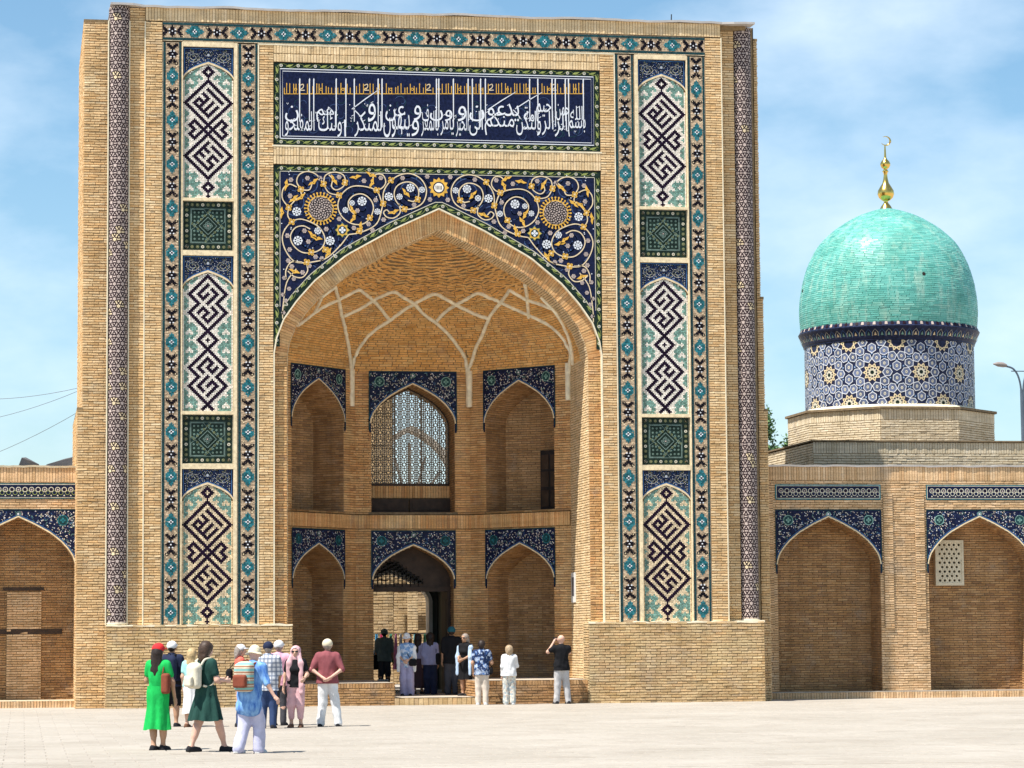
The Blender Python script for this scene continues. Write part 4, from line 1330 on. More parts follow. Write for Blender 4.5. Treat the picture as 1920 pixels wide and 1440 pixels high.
# --- door in the upper right niche, plate on the right reveal
mf, c, cu, clw = openN[0]
def slab(mb, u0, u1, z0, z1, d0, d1, mi=0):
    U = np.array([u0, u1, u1, u0] * 2); Z = np.array([z0, z0, z1, z1] * 2); D = np.array([d0] * 4 + [d1] * 4)
    b = mb.addv(mf(U, Z, D)); mb.faces(np.array([[0, 1, 2, 3], [7, 6, 5, 4], [0, 4, 5, 1], [1, 5, 6, 2], [2, 6, 7, 3], [3, 7, 4, 0]]) + b, mi)
mb = MB(); slab(mb, c - .66, c - .02, 5.0, 6.62, -1.0, -.86)
nd = mb.build('niche_door', 'wood_black', portal)
mb = MB()
for a, b in ((c - .61, c - .37), (c - .31, c - .07)):
    for z0, z1 in ((5.12, 5.55), (5.65, 6.05), (6.12, 6.5)): slab(mb, a, b, z0, z1, -.86, -.835)
mb.build('door_panel', 'wood_dark', nd)
mb = MB(); mb.box(3.775, 3.81, 1.92, 2.42, 2.55, 3.32, 0); mb.box(3.768, 3.776, 2.02, 2.32, 2.72, 3.2, 1)
mb.build('wall_plate', ['sign_white', 'sign_dark'], portal)

# --- floor, side platforms and steps
def pf(sg, x0, x1, zt):
    mb = MB()
    mb.box(x0, x1, .02, 5.1, .0, zt - .07, 1)
    bricks(mb, front(.0), x0, x1, 0, zt - .13)
    soldiers(mb, front(.0), x0, x1, zt - .13, zt, L=.075)
    xs = x1 if sg < 0 else x0
    bricks(mb, lambda u, v, d: np.stack([xs - sg * d, u, v], -1), 0, 4.9, 0, zt)
    mb.poly([(x0, -.02, zt), (x1, -.02, zt), (x1, 5.1, zt), (x0, 5.1, zt)], 2)
    mb.build('side_platform', ['brick_niche', 'mortar', 'floor_stone'], portal)
pf(-1, -3.86, -1.17, .565); pf(1, .86, 3.86, .60)
mb = MB()
soldiers(mb, front(-.02), -1.17, .86, 0, .19, L=.12)
mb.poly([(-1.17, -.04, .195), (.86, -.04, .195), (.86, 10.5, .195), (-1.17, 10.5, .195)], 2)
mb.build('entrance_step', ['brick_base', 'mortar', 'floor_stone'], portal)

# --- doorway: frame, transom with woven grille, dark passage
mb = MB()
YD = 5.55
for a, b in ((-1.14, -1.03), (.98, 1.14)): mb.box(a, b, YD - .06, YD + .10, .2, 2.98)
mb.box(-1.14, 1.14, YD - .08, YD + .12, 2.90, 3.02)
dfm = mb.build('door_frame', 'wood_dark', portal)
mb = MB()
def trz(x): return 3.22 + .9 * float(np.interp(-min(1, abs(x) / 1.08), -_aw, _at))
xs_ = np.linspace(-1.08, 1.08, 45)
gr = lambda x, z: -.99 < x < .34 and 3.10 < z < min(trz(x) - .13, 3.72 - .52 * max(0, (x + .42)) / .72) and z < 3.72 - .44 * max(0, -.62 - x) / .38
H_ = .03; zz = np.arange(3.02, 4.14, H_)
Q = []
for z in zz:
    run = None
    for x in np.arange(-1.08, 1.08, .03):
        ok = z < trz(x + .015) and not gr(x + .015, z + .015)
        if ok: Q.append((x, x + .03, z, z + H_))
put_quads(mb, front(YD), np.array(Q), 0, 0)
mb.build('transom_board', 'wood_dark', dfm)
segs = []
for i in range(-1, 30):
    for j in range(-1, 18):
        x, z = -1.02 + i * .055, 3.08 + j * .055
        if (i + 2 * (j // 1)) % 4 == 0: segs.append(((x, z), (x + .16, z)))
        if (i + 2 * j) % 4 == 2: segs.append(((x + .02, z - .05), (x + .02, z + .11)))
segs = [s_ for s_ in segs if gr((s_[0][0] + s_[1][0]) / 2, (s_[0][1] + s_[1][1]) / 2)]
mb = MB(); bars(mb, segs, .026, .04, YD + .02)
mb.build('transom_grille', 'wood_black', dfm)
mb = MB(); mb.box(1.0, 1.06, 5.7, 6.7, .2, 2.92, 0); mb.box(.985, 1.0, 5.80, 6.6, .4, 1.4, 0); mb.box(.985, 1.0, 5.80, 6.6, 1.6, 2.7, 0)
mb.build('door_leaf', 'wood_black', dfm)
mb = MB()
mb.poly([(1.38, 5.7, .2), (1.38, 10.2, .2), (1.38, 10.2, 4.2), (1.38, 5.7, 4.2)], 0)
mb.poly([(-1.38, 5.7, .2), (-1.38, 10.2, .2), (-1.38, 10.2, 4.2), (-1.38, 5.7, 4.2)], 0)
mb.box(-1.4, 1.4, 6.4, 10.2, 4.15, 4.3, 0)
for a, b in ((-1.4, -1.12), (1.12, 1.4)): mb.box(a, b, 5.62, 5.7, .2, 4.15, 0)
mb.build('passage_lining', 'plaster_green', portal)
ao = arch_hole(0, 1.12, 0, 2.7, 3.5)
mb = MB()
_, Q = brick_rects(-1.4, 1.4, .2, 4.2, H=.06, holes=ao); put_quads(mb, front(10.2), Q, 0, 0)
C = arch_curve(0, 1.12, .2, 2.7, 3.5, 16)
P = np.array([[(x, 9.95, z) for x, z in C], [(x, 10.6, z) for x, z in C]]); mb.grid(P, 1)
C2 = offset_curve(C, .10); P = np.array([[(x, 9.95, z) for x, z in C], [(x, 9.95, z) for x, z in C2]]); mb.grid(P, 1)
mb.build('passage_arch', ['plaster_green', 'plaster_white'], portal)

# ================================================================== the two side wings
WYF = 2.3
def wing(sg, label, x_in, x_out, niches, zt, screen=None):
    w = thing('arcade_wall', label, 'wall', (x_in, WYF, 0), 'low arcaded wings beside the portal')
    x0, x1 = min(x_in, x_out), max(x_in, x_out)
    fw = front(WYF); mb = MB(); mc = MB()
    hs_ = [arch_hole(c, hw, -.1, 3.52, 4.76) for c, hw in niches]
    rec = []                                 # shallow recessed margins beside the pier
    bricks(mb, fw, x0, x1, .0, zt - .42, holes=holes_of(*hs_))
    soldiers(mb, fw, x0, x1, zt - .42, zt - .02, L=.072)
    mb.box(x0, x1, WYF + .35, 5.2, zt - .12, zt - .02, 1)
    mb.poly([(x1 if sg > 0 else x0, WYF, 0), (x1 if sg > 0 else x0, 5.2, 0), (x1 if sg > 0 else x0, 5.2, zt), (x1 if sg > 0 else x0, WYF, zt)], 1)
    mb.poly([(x0, 5.2, 0), (x1, 5.2, 0), (x1, 5.2, zt), (x0, 5.2, zt)], 1)
    mb.build('wall_brickwork', ['brick_wing', 'mortar'], w, kind='stuff')
    mb = MB(); n = 40; xs = np.linspace(x0, x1, n); t = zt + rng.uniform(-.012, .012, n)
    mb.grid(np.array([[(x, WYF - .05, q - .05), (x, WYF - .06, q), (x, WYF + .6, q + .03)] for x, q in zip(xs, t)]))
    mb.build('wall_coping', 'cream_plaster' if sg < 0 else 'cap_metal', w)
    # raised margins round each bay
    mb = MB()
    for c, hw in niches:
        for s_ in (-1, 1):
            a, b = sorted((c + s_ * (hw + .10), c + s_ * (hw + .36)))
            if a < x0 or b > x1: continue
            B, Q = brick_rects(a, b, 1.82, 5.37)
            put_bricks(mb, lambda u, v, d: fw(u, v, d + .035), B); put_quads(mb, fw, Q, .035, 1)
            mb.box(a, b, WYF - .034, WYF, 1.82, 5.37, 1)
    mb.build('pier_margin', ['brick_wing', 'mortar'], w)
    nb = MB()
    for k, (c, hw) in enumerate(niches):
        C = arch_curve(c, hw, .14, 3.52, 4.76, 18)
        reveal(nb, fw, C, 1.0)
        bricks(nb, front(WYF + .9), c - hw - .1, c + hw + .1, .1, 4.9)
        nb.box(c - hw - .1, c + hw + .1, WYF + .02, WYF + 1.0, .02, .15, 1)
        mz = niche_tiles(lambda u, v, d: fw(u, v, d + .03), c, hw + .04, 4.95, C, 40 + k + (10 if sg > 0 else 0), 3 if sg > 0 else 1)
        mz.build('niche_tiles', w)
        mz = Mosaic(lambda u, v, d: fw(u, v, d + .035))
        a, b, z0, z1 = c - hw - .04, c + hw + .04, 5.22, 5.62
        mz.rect(a, b, z0, z1, 'tile_teal', 0); mz.rect(a + .03, b - .03, z0 + .03, z1 - .03, 'tile_ivory', .003); mz.rect(a + .045, b - .045, z0 + .045, z1 - .045, 'tile_navy', .005)
        n = 17; st = (b - a - .16) / n
        for i in range(n):
            u = a + .08 + (i + .5) * st
            mz.ring(u, (z0 + z1) / 2 + .035, .058, .018, 'tile_ivory', .008, 10); mz.ring(u + st / 2, (z0 + z1) / 2 - .045, .052, .014, 'tile_leaf' if sg < 0 else 'tile_ivory', .007, 10)
            mz.disc(u, (z0 + z1) / 2 + .03, .026, 'tile_plum' if i % 2 else 'tile_rose', .009, 6); mz.disc(u, z0 + .085, .022, 'tile_ivory', .009, 5)
        mz.build('frieze_tiles', w)
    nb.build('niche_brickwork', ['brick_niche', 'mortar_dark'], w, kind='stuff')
    # bench of upright bricks along the foot
    mb = MB(); mb.box(x0, x1, WYF - .30, WYF + .1, 0, .165, 1)
    bch = mb.build('bench', ['brick_wing', 'mortar'], w)
    bv = []
    for i in range(6):
        m = MB(); d = rng.uniform(.015, .03); q = rng.uniform(-.006, .006, 4)
        b = m.addv([(-.031, .0, .0), (.031, .0, .0), (.031, .0, .165), (-.031, .0, .165), (-.029, -d + q[0], .0), (.029, -d + q[1], .0), (.029, -d + q[2], .162 + q[0]), (-.029, -d + q[3], .162 + q[0])])
        m.faces(np.array([[4, 5, 6, 7], [0, 1, 5, 4], [1, 2, 6, 5], [2, 3, 7, 6], [3, 0, 4, 7]]) + b)
        bv.append(m.mesh('brick', 'brick_wing'))
    x = x0 + .04; i = 0
    while x < x1 - .03:
        o = link('brick', bv[i % 6], bch); o.location = (x, WYF - .30, 0); x += .072; i += 1
    mb = MB(); mb.box(x0, x1, WYF - .315, WYF + .05, .166, .19)
    mb.build('bench_top', 'cream_plaster' if sg < 0 else 'floor_stone', w)
    return w
wr = wing(1, 'low brick wing with two tiled pointed niches to the right of the portal', 8.60, 17.2, [(10.67, 1.40), (14.83, 1.43)], 6.14)
wl_ = wing(-1, 'low brick wing with a walled-up pointed niche to the left of the portal', -8.95, -14.0, [(-10.38, 1.42)], 6.06)
# stone screen with round holes in the second right niche
SX0, SX1, SZ0, SZ1, SYF = 13.83, 14.62, 2.96, 4.17, WYF + .72
mb = MB()
for a, b, c, e in ((SX0, SX0 + .06, SZ0, SZ1), (SX1 - .06, SX1, SZ0, SZ1), (SX0 + .06, SX1 - .06, SZ0, SZ0 + .075), (SX0 + .06, SX1 - .06, SZ1 - .065, SZ1)):
    mb.box(a, b, SYF - .012, SYF + .2, c, e)
sc = mb.build('pierced_screen', 'screen_stone', wr)
mb = MB(); cw, ch_ = (SX1 - SX0 - .12) / 5, (SZ1 - SZ0 - .14) / 9
def hole_cell(x0, x1, z0, z1, hole=True):
    if not hole or x1 - x0 < .08:
        mb.poly([(x0, SYF, z0), (x1, SYF, z0), (x1, SYF, z1), (x0, SYF, z1)]); return
    cx, cz, r = (x0 + x1) / 2, (z0 + z1) / 2, .036
    o = []; c = []; w = []
    for k in range(17):
        t = k * PI / 8; dx, dz = math.cos(t), math.sin(t); f = min((x1 - x0) / 2 / max(abs(dx), 1e-6), (z1 - z0) / 2 / max(abs(dz), 1e-6))
        o.append((cx + dx * f, SYF, cz + dz * f)); c.append((cx + dx * r, SYF, cz + dz * r)); w.append((cx + dx * r, SYF + .09, cz + dz * r))
    mb.grid(np.array([o, c, w]).transpose(1, 0, 2))
for j in range(9):
    z0 = SZ0 + .075 + j * ch_; z1 = z0 + ch_; xa, xb = SX0 + .06, SX1 - .06
    if j % 2 == 0:
        for i in range(5): hole_cell(xa + i * cw, xa + (i + 1) * cw, z0, z1)
    else:
        hole_cell(xa, xa + cw / 2, z0, z1, False); hole_cell(xb - cw / 2, xb, z0, z1, False)
        for i in range(4): hole_cell(xa + (i + .5) * cw, xa + (i + 1.5) * cw, z0, z1)
mb.build('pierced_plate', 'screen_stone', sc)
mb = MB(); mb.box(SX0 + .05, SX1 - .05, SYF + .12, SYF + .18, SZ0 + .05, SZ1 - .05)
mb.build('shade_backing', 'hole_shade', sc)  # added dark sheet that paints the shade behind the pierced holes
# bricked-up opening and its timber lintels in the left niche
mb = MB()
for x0, x1, z, h in ((-10.75, -9.72, 2.93, .09), (-11.3, -9.26, 1.83, .13)):
    mb.box(x0, x1, WYF + .84, WYF + .95, z, z + h)
mb.build('lintel', 'wood_dark', wl_)
mb = MB(); B, Q = brick_rects(-10.65, -9.78, .2, 2.9)
put_bricks(mb, front(WYF + .86), B); put_quads(mb, front(WYF + .86), Q, 0, 1)
mb.build('infill_brickwork', ['brick_wing', 'mortar'], wl_, kind='stuff')
for w in (wr, wl_): at0(w)

# ================================================================== chamber block and dome behind the right wing
blk = thing('roof_chamber', 'flat-roofed pale brick chamber below the turquoise dome', 'building', (14.5, 6.2, 0))
mb = MB()
bricks(mb, front(6.2), 11.4, 19.5, 4.5, 7.0 - .30, L=.27, H=.07); soldiers(mb, front(6.2), 11.4, 19.5, 6.70, 7.02, L=.075)
bricks(mb, lambda u, v, d: np.stack([11.4 - d, u, v], -1), 6.2, 17.0, 4.5, 7.0, L=.27, H=.07)
mb.poly([(11.4, 6.2, 7.0), (19.5, 6.2, 7.0), (19.5, 17, 7.0), (11.4, 17, 7.0)], 1)
mb.poly([(8.6, 5.1, 6.0), (11.45, 5.1, 6.0), (11.45, 18, 6.0), (8.6, 18, 6.0)], 1)
mb.build('chamber_brickwork', ['brick_cream', 'mortar'], blk)
mb = MB(); mb.box(11.34, 19.5, 6.13, 6.5, 7.03, 7.07); mb.box(11.34, 11.6, 6.5, 17, 7.03, 7.07)
mb.build('chamber_coping', 'mortar_dark', blk)
at0(blk)
DX, DY = 15.62, 12.5
dome = thing('dome', 'turquoise tiled dome with gilt crescent finial on a patterned blue drum', 'dome', (DX, DY, 0))
mb = MB(); Ro = 3.10
ov = [(DX + Ro * math.sin(R(a)), DY - Ro * math.cos(R(a))) for a in range(-112, 293, 45) for a in [a - .5]]
for k in range(8):
    a, b = ov[k], ov[k + 1]
    bricks(mb, wallmap(a, b, -1), 0, math.dist(a, b), 6.9, 7.92, L=.27, H=.07); soldiers(mb, wallmap(a, b, -1), 0, math.dist(a, b), 7.92, 8.24, L=.08)
mb.poly([(x, y, 8.24) for x, y in ov[:8]], 1)
mb.build('octagon_base', ['brick_cream', 'mortar'], dome)
mb = MB(); o1 = [(DX + (Ro + .10) * math.sin(R(a - .5)), DY - (Ro + .10) * math.cos(R(a - .5))) for a in range(-112, 248, 45)]
mb.poly([(x, y, 8.31) for x, y in o1], 0)
P = np.array([[(x, y, 8.24), (x, y, 8.31)] for x, y in o1]); mb.grid(P, 0, True)
mb.build('octagon_coping', 'mortar_dark', dome)
RD = 2.55
mb = MB(); mb.lathe([(RD + .14, 8.50), (RD + .13, 8.56), (RD + .02, 8.63), (RD, 8.64)], (DX, DY, 0), 64)
mb.build('drum_foot', 'cream_plaster', dome).location = (0, 0, -.215)
mb = MB(); mb.lathe([(RD, 8.55), (RD, 10.75)], (DX, DY, 0), 72)
drum = mb.build('drum', 'drum_ground', dome); drum.location = (0, 0, -.25)
dm = lambda u, v, d: np.stack([DX + (RD + d) * np.sin(u / RD), DY - (RD + d) * np.cos(u / RD), v], -1)
mz = Mosaic(dm)
NR = 11; du = 2 * PI * RD / NR; zc_ = 9.62; dz = .90
cent = []
for i in range(-5, 6):
    for k in (-1, 0, 1):
        cent.append(((i + (.5 if k else 0)) * du + .18, zc_ + k * dz))
cent = [c for c in cent if abs(c[0]) < 5.6]
def own(c, p):
    d0 = (p[0] - c[0]) ** 2 + (p[1] - c[1]) ** 2
    return all((p[0] - e[0]) ** 2 + (p[1] - e[1]) ** 2 >= d0 - 1e-6 for e in cent) and 8.66 < p[1] < 10.56
for c in cent:
    if 8.6 < c[1] < 10.62:
        for k in range(10):
            a = k * PI / 5
            q = (c[0] + .20 * math.cos(a), c[1] + .20 * math.sin(a))
            if 8.64 < q[1] < 10.58: mz.star(q[0], q[1], .085, .05, 3, 'tile_cream', .006, a); mz.disc(q[0], q[1], .022, 'tile_green', .010, 5)
        if 8.7 < c[1] < 10.5:
            mz.star(c[0], c[1], .16, .10, 10, 'tile_ivory', .008); mz.disc(c[0], c[1], .06, 'tile_forest', .010, 8)
    for ringr, w_, n_, ph in ((.45, .152, 10, .0), (.72, .150, 10, PI / 10), (.93, .11, 20, 0)):
        for k in range(n_):
            a = k * 2 * PI / n_ + ph; q = (c[0] + ringr * math.cos(a), c[1] + ringr * math.sin(a))
            if not own(c, q): continue
            ca, sa = math.cos(a), math.sin(a)
            K = [(-w_ * .95, 0), (-w_ * .45, w_ * .78), (w_ * .5, w_ * .72), (w_ * .95, 0), (w_ * .5, -w_ * .72), (-w_ * .45, -w_ * .78), (-w_ * .95, 0)]
            pts = [(q[0] + x * ca - y * sa, min(10.58, max(8.66, q[1] + x * sa + y * ca))) for x, y in K]
            mz.poly(pts[:-1], 'drum_fill', .004); mz.line(pts, .022, 'tile_pure', .008)
            mz.disc(q[0], q[1], .040, 'tile_ivory', .006, 6, sy=1.3); mz.disc(q[0], q[1], .015, 'tile_slate', .009, 5)
    for k in range(10):
        a = (k + .5) * PI / 5; q = (c[0] + .56 * math.cos(a), c[1] + .56 * math.sin(a))
        if own(c, q): mz.star(q[0], q[1], .05, .02, 5, 'tile_blue', .007, a); mz.disc(q[0], q[1], .014, 'tile_pure', .010, 5)
mz.build('drum_mosaic', drum)
mb = MB()
mb.lathe([(RD, 10.56), (RD + .03, 10.58), (RD + .03, 10.62), (RD + .05, 10.64), (RD + .10, 10.80), (RD + .17, 10.93), (RD + .19, 10.98), (RD + .15, 11.01), (RD + .10, 11.14)], (DX, DY, 0), 72)
cor = mb.build('drum_cornice', 'drum_ground', dome); cor.location = (0, 0, -.25)
for zlo, zhi, r0, r1, n_, m_, nm in ((10.66, 10.90, RD + .06, RD + .165, 84, 'tile_ivory', 'cornice_arches'), (11.02, 11.12, RD + .15, RD + .11, 96, 'tile_ivory', 'crown_teeth')):
    mz = Mosaic(lambda u, v, d: np.stack([DX + (r0 + (r1 - r0) * (v - zlo) / (zhi - zlo) + d) * np.sin(u), DY - (r0 + (r1 - r0) * (v - zlo) / (zhi - zlo) + d) * np.cos(u), v], -1))
    for i in range(n_):
        u = i * 2 * PI / n_
        if math.cos(u + .28) < -.3: continue
        s_ = 2 * PI / n_ * .42
        if nm == 'cornice_arches':
            mz.line([(u - s_, zlo + .03), (u - s_, zlo + .13), (u, zhi - .01), (u + s_, zlo + .13), (u + s_, zlo + .03)], .0055, 'tile_blue' if i % 2 else 'tile_ivory', .010)
            mz.poly([(u - s_ * .5, zlo + .05), (u + s_ * .5, zlo + .05), (u, zlo + .15)], 'tile_mint' if i % 3 else 'tile_cream', .012)
        else:
            mz.poly([(u - s_ * .6, zlo), (u + s_ * .6, zlo), (u + s_ * .5, zhi - .02), (u, zhi), (u - s_ * .5, zhi - .02)], 'tile_rose' if i % 2 else 'tile_plum', .012)
    mz.build(nm, cor)
# shell of glazed bricks
prof = np.array([(2.65, 10.82), (2.675, 11.1), (2.69, 11.4), (2.67, 11.78), (2.605, 12.2), (2.50, 12.6), (2.36, 12.97), (2.135, 13.39), (1.90, 13.66), (1.61, 13.92), (1.27, 14.15), (.90, 14.35), (.5, 14.50), (.15, 14.60)])
prof = spline(prof, 5)
Ld = np.concatenate([[0], np.cumsum(np.linalg.norm(np.diff(prof, axis=0), axis=1))])
def domemap(u, v, d):
    r = np.interp(v, Ld, prof[:, 0]) + d; z = np.interp(v, Ld, prof[:, 1])
    return np.stack([DX + r * np.sin(u), DY - r * np.cos(u), z], -1)
mb = MB(); v = 0
while v < Ld[-1] - .02:
    v1 = min(v + .062, Ld[-1]); r_ = max(.1, float(np.interp(v, Ld, prof[:, 0])))
    B, Q = brick_rects(-PI, PI, v, v1, L=.31 / r_, H=.062, seg=.12)
    off = rng.uniform(0, .2); B = B.copy(); B[:, :2] += off
    put_quads(mb, domemap, Q, 0, 1)
    B[:, 0] += .002; B[:, 1] -= .002; B[:, 2] += .003; B[:, 3] -= .003
    put_bricks(mb, domemap, B, g=0, dep=.006, jit=.006)
    v = v1
shell = mb.build('dome_shell', ['dome_tile', 'dome_joint'], dome, kind='stuff')
mz = Mosaic(domemap)
for u, v in ((.12, 1.47), (-1.62, 1.25)):
    a = np.arange(10) * PI / 5; mz.poly([(u + .022 * math.cos(t), v + .055 * math.sin(t)) for t in a], 'hole_shade', .016)
mz.build('painted_putlog_hole', dome)  # flat dark discs, with the shade inside each hole painted on
fx = (DX, DY, 14.62)
mb = MB()
mb.lathe([(.19, -.03), (.15, .06), (.07, .17), (.06, .22), (.14, .27), (.22, .36), (.255, .47), (.24, .59), (.17, .72), (.10, .84), (.07, .98), (.055, 1.12), (.065, 1.20), (.10, 1.24), (.065, 1.28), (.06, 1.32), (.11, 1.36), (.15, 1.44), (.155, 1.50), (.12, 1.58), (.06, 1.65), (.035, 1.72), (.026, 2.0), (.015, 2.15)], fx, 24)
fin = mb.build('finial', 'gold_metal', dome, smooth=True)
fin.scale = (1, 1, .91); fin.location = (0, 0, 14.62 * .09)
mb = MB(); a = np.linspace(R(-150), R(125), 22)
mb.tube([(DX + .02 + .15 * math.cos(t) , DY, fx[2] + 2.28 + .15 * math.sin(t)) for t in a], np.interp(np.arange(22), [0, 10, 21], [.005, .036, .005]), 8)
mb.build('crescent', 'gold_metal', fin, smooth=True)
at0(dome)

# ================================================================== courtyard seen through the door and the window
mb = MB(); mb.poly([(-14, 6.7, .19), (20, 6.7, .19), (20, 60, .19), (-14, 60, .19)])
mb.build('courtyard_floor', 'ground_stone', kind='structure')
cb = thing('courtyard_tower', 'tall sunlit brick block in the courtyard behind the portal', 'building', (-1.8, 12, 0))
mb = MB(); bricks(mb, front(12.0), -4.0, .36, .2, 15.0, L=.30, H=.085, dep=.02); bricks(mb, lambda u, v, d: np.stack([.36 + d, u, v], -1), 12.0, 15.0, .2, 15.0, L=.3, H=.085)
mb.poly([(-4, 12, 15), (.36, 12, 15), (.36, 15, 15), (-4, 15, 15)], 1)
mb.build('tower_brickwork', ['brick_pale', 'mortar'], cb); at0(cb)
cb = thing('courtyard_wall', 'lower brick cell wall with a recess deeper in the courtyard', 'building', (3, 19, 0))
mb = MB(); bricks(mb, front(19.0), .36, 9, .2, 5.3, L=.30, H=.085, holes=holes_of(rect_hole(1.15, 1.72, .2, 4.6), rect_hole(2.05, 2.3, 1.9, 4.6)), dep=.02); bricks(mb, front(19.7), .9, 3, .2, 5, L=.3, H=.085)
mb.build('cell_brickwork', ['brick_pale', 'mortar'], cb); at0(cb)
cb = thing('courtyard_iwan', 'far pointed gateway across the courtyard seen through the window screen', 'building', (5, 42, 0))
mb = MB()
Ci = arch_curve(5.0, 1.55, .2, 8.2, 9.9, 14); Co = offset_curve(Ci, .20)
for y in (42, 43): mb.grid(np.array([[(x, y, z) for x, z in Ci], [(x, y, z) for x, z in Co]]))
for C in (Ci, Co): mb.grid(np.array([[(x, 42, z) for x, z in C], [(x, 43, z) for x, z in C]]))
mb.box(1.5, 2.75, 42.1, 43, .2, 7.9); mb.box(6.5, 9.0, 42.1, 43, .2, 7.9)
for i in range(5): bars(mb, [((5.0, 6.6), (5.0 + (i - 2) * .62, 9.4 - abs(i - 2) * .55))], .09, .12, 42.5)
mb.box(3.0, 6.3, 42.3, 42.8, .2, 7.75)
mb.build('iwan_front', 'floor_stone', cb); at0(cb)
# clothes rack
rk = thing('clothes_rack', 'metal rail of bright garments in the courtyard behind the doorway', 'rack', (.3, 11.0, .19))
mb = MB()
for x in (-.75, 1.25): mb.tube([(x, 11.0, .2), (x, 11.0, 1.78)], .018, 6)
mb.tube([(-.75, 11.0, 1.78), (1.25, 11.0, 1.78)], .018, 6)
for x in (-.75, 1.25): mb.tube([(x, 10.75, .21), (x, 11.25, .21)], .018, 6)
mb.build('rail', 'iron', rk); at0(rk)
cols = [(.7, .72, .74), (.6, .08, .07), (.75, .65, .55), (.08, .3, .5), (.75, .12, .25), (.85, .5, .15), (.15, .45, .3), (.7, .25, .45), (.75, .73, .7), (.55, .06, .05), (.8, .4, .1), (.2, .5, .55), (.65, .1, .12), (.12, .35, .2)]
nm_ = ['pale grey', 'red', 'beige', 'blue', 'crimson', 'orange', 'green', 'pink', 'white', 'dark red', 'amber', 'teal', 'scarlet', 'forest green']
for i, c in enumerate(cols):
    x = -.68 + i * .14; nmm = 'garment_' + nm_[i].replace(' ', '_'); plain(nmm, c, .9, .2, 20)
    mb = MB(); n = 9; us = np.linspace(-.06, .06, n); vs = np.linspace(0, 1, 8); ln = .75 + .3 * ((i * 37) % 10) / 10
    for s_ in (1, -1):
        P = np.array([[(x + u * (.5 + .7 * v), 11.0 + s_ * (.03 + .10 * v + .03 * math.sin(u * 60 + i + 4 * v)), 1.78 - v * ln) for v in vs] for u in us]); mb.grid(P)
    mb.build('garment', nmm, None, True, label=nm_[i] + ' garment hanging on the courtyard clothes rail', category='garment', group='garments on the courtyard rail')

# ================================================================== background: roofs, wires, lamp, trees
for i, (P, lab) in enumerate((([(-10.5, 7.2), (-10.32, 7.70), (-10.18, 7.72), (-9.75, 7.50), (-9.7, 7.2)], 'small dark hipped roof peeking over the left wing, farther from the portal'), ([(-9.75, 7.2), (-9.5, 7.48), (-8.9, 7.68), (-8.2, 7.85), (-7.6, 7.2)], 'grey sheet roof just over the left wing, right beside the portal'))):
    rf = thing('rooftop', lab, 'roof', (P[0][0], 25, 0), 'roofs behind the left wing')
    mb = MB(); P3 = [(x, 25 + .15 * k, z) for k, (x, z) in enumerate(P)]
    mb.poly(P3); mb.poly([(x, y + 4, z) for x, y, z in P3][::-1])
    for a, b in zip(P3[:-1], P3[1:]): mb.poly([a, b, (b[0], b[1] + 4, b[2]), (a[0], a[1] + 4, a[2])])
    mb.build('roof_sheet', 'roof_sheet', rf)
    mb = MB(); mb.box(P[0][0] + .05, P[-1][0] - .05, 25.3, 28.5, 0, 7.25)
    mb.build('house_wall', 'plaster_white', rf); at0(rf)
for i, (a, b, lab) in enumerate((((-14, 9.05), (-8.4, 8.55), 'uppermost overhead wire in the sky left of the portal'), ((-14, 7.9), (-8.4, 8.55), 'middle overhead wire in the sky left of the portal'), ((-14, 6.3), (-8.4, 8.05), 'lowest overhead wire in the sky left of the portal'))):
    t = np.linspace(0, 1, 16)
    mb = MB(); mb.tube([(a[0] + (b[0] - a[0]) * q, 15 - 8 * q * q, a[1] + (b[1] - a[1]) * q - .18 * 4 * q * (1 - q)) for q in t], .007, 5)
    mb.build('overhead_wire', 'wire', label=lab, category='wire', group='wires left of the portal')
lp = thing('street_lamp', 'tall blue-grey street lamp at the right edge behind the dome chamber', 'street lamp', (24.45, 25, 0))
mb = MB(); mb.tube([(24.45, 25, 0), (24.42, 25, 8), (24.38, 25, 10.2)], [.14, .10, .07], 10)
mb.build('pole', 'lamp_blue', lp, True)
for dx, zt in ((-.62, 11.05), (.7, 11.05)):
    mb = MB(); mb.tube(spline([(24.40, 25, 9.6), (24.38 + dx * .12, 25, 10.5), (24.38 + dx * .45, 25, 10.92), (24.38 + dx, 25, zt)], 6), .035, 8)
    ar_ = mb.build('arm', 'lamp_blue', lp, True)
    mb = MB(); x = 24.38 + dx; s_ = 1 if dx > 0 else -1
    mb.tube([(x - .08 * s_, 25, zt), (x + .05 * s_, 25, zt + .03), (x + .25 * s_, 25, zt + .05), (x + .42 * s_, 25, zt + .06)], [.05, .09, .085, .02], 8)
    mb.build('lamp_head', 'lamp_head', ar_, True)
mb = MB(); mb.tube([(24.0, 25, 10.86), (24.9, 25, 10.86)], .02, 6); mb.build('brace', 'lamp_blue', lp); at0(lp)

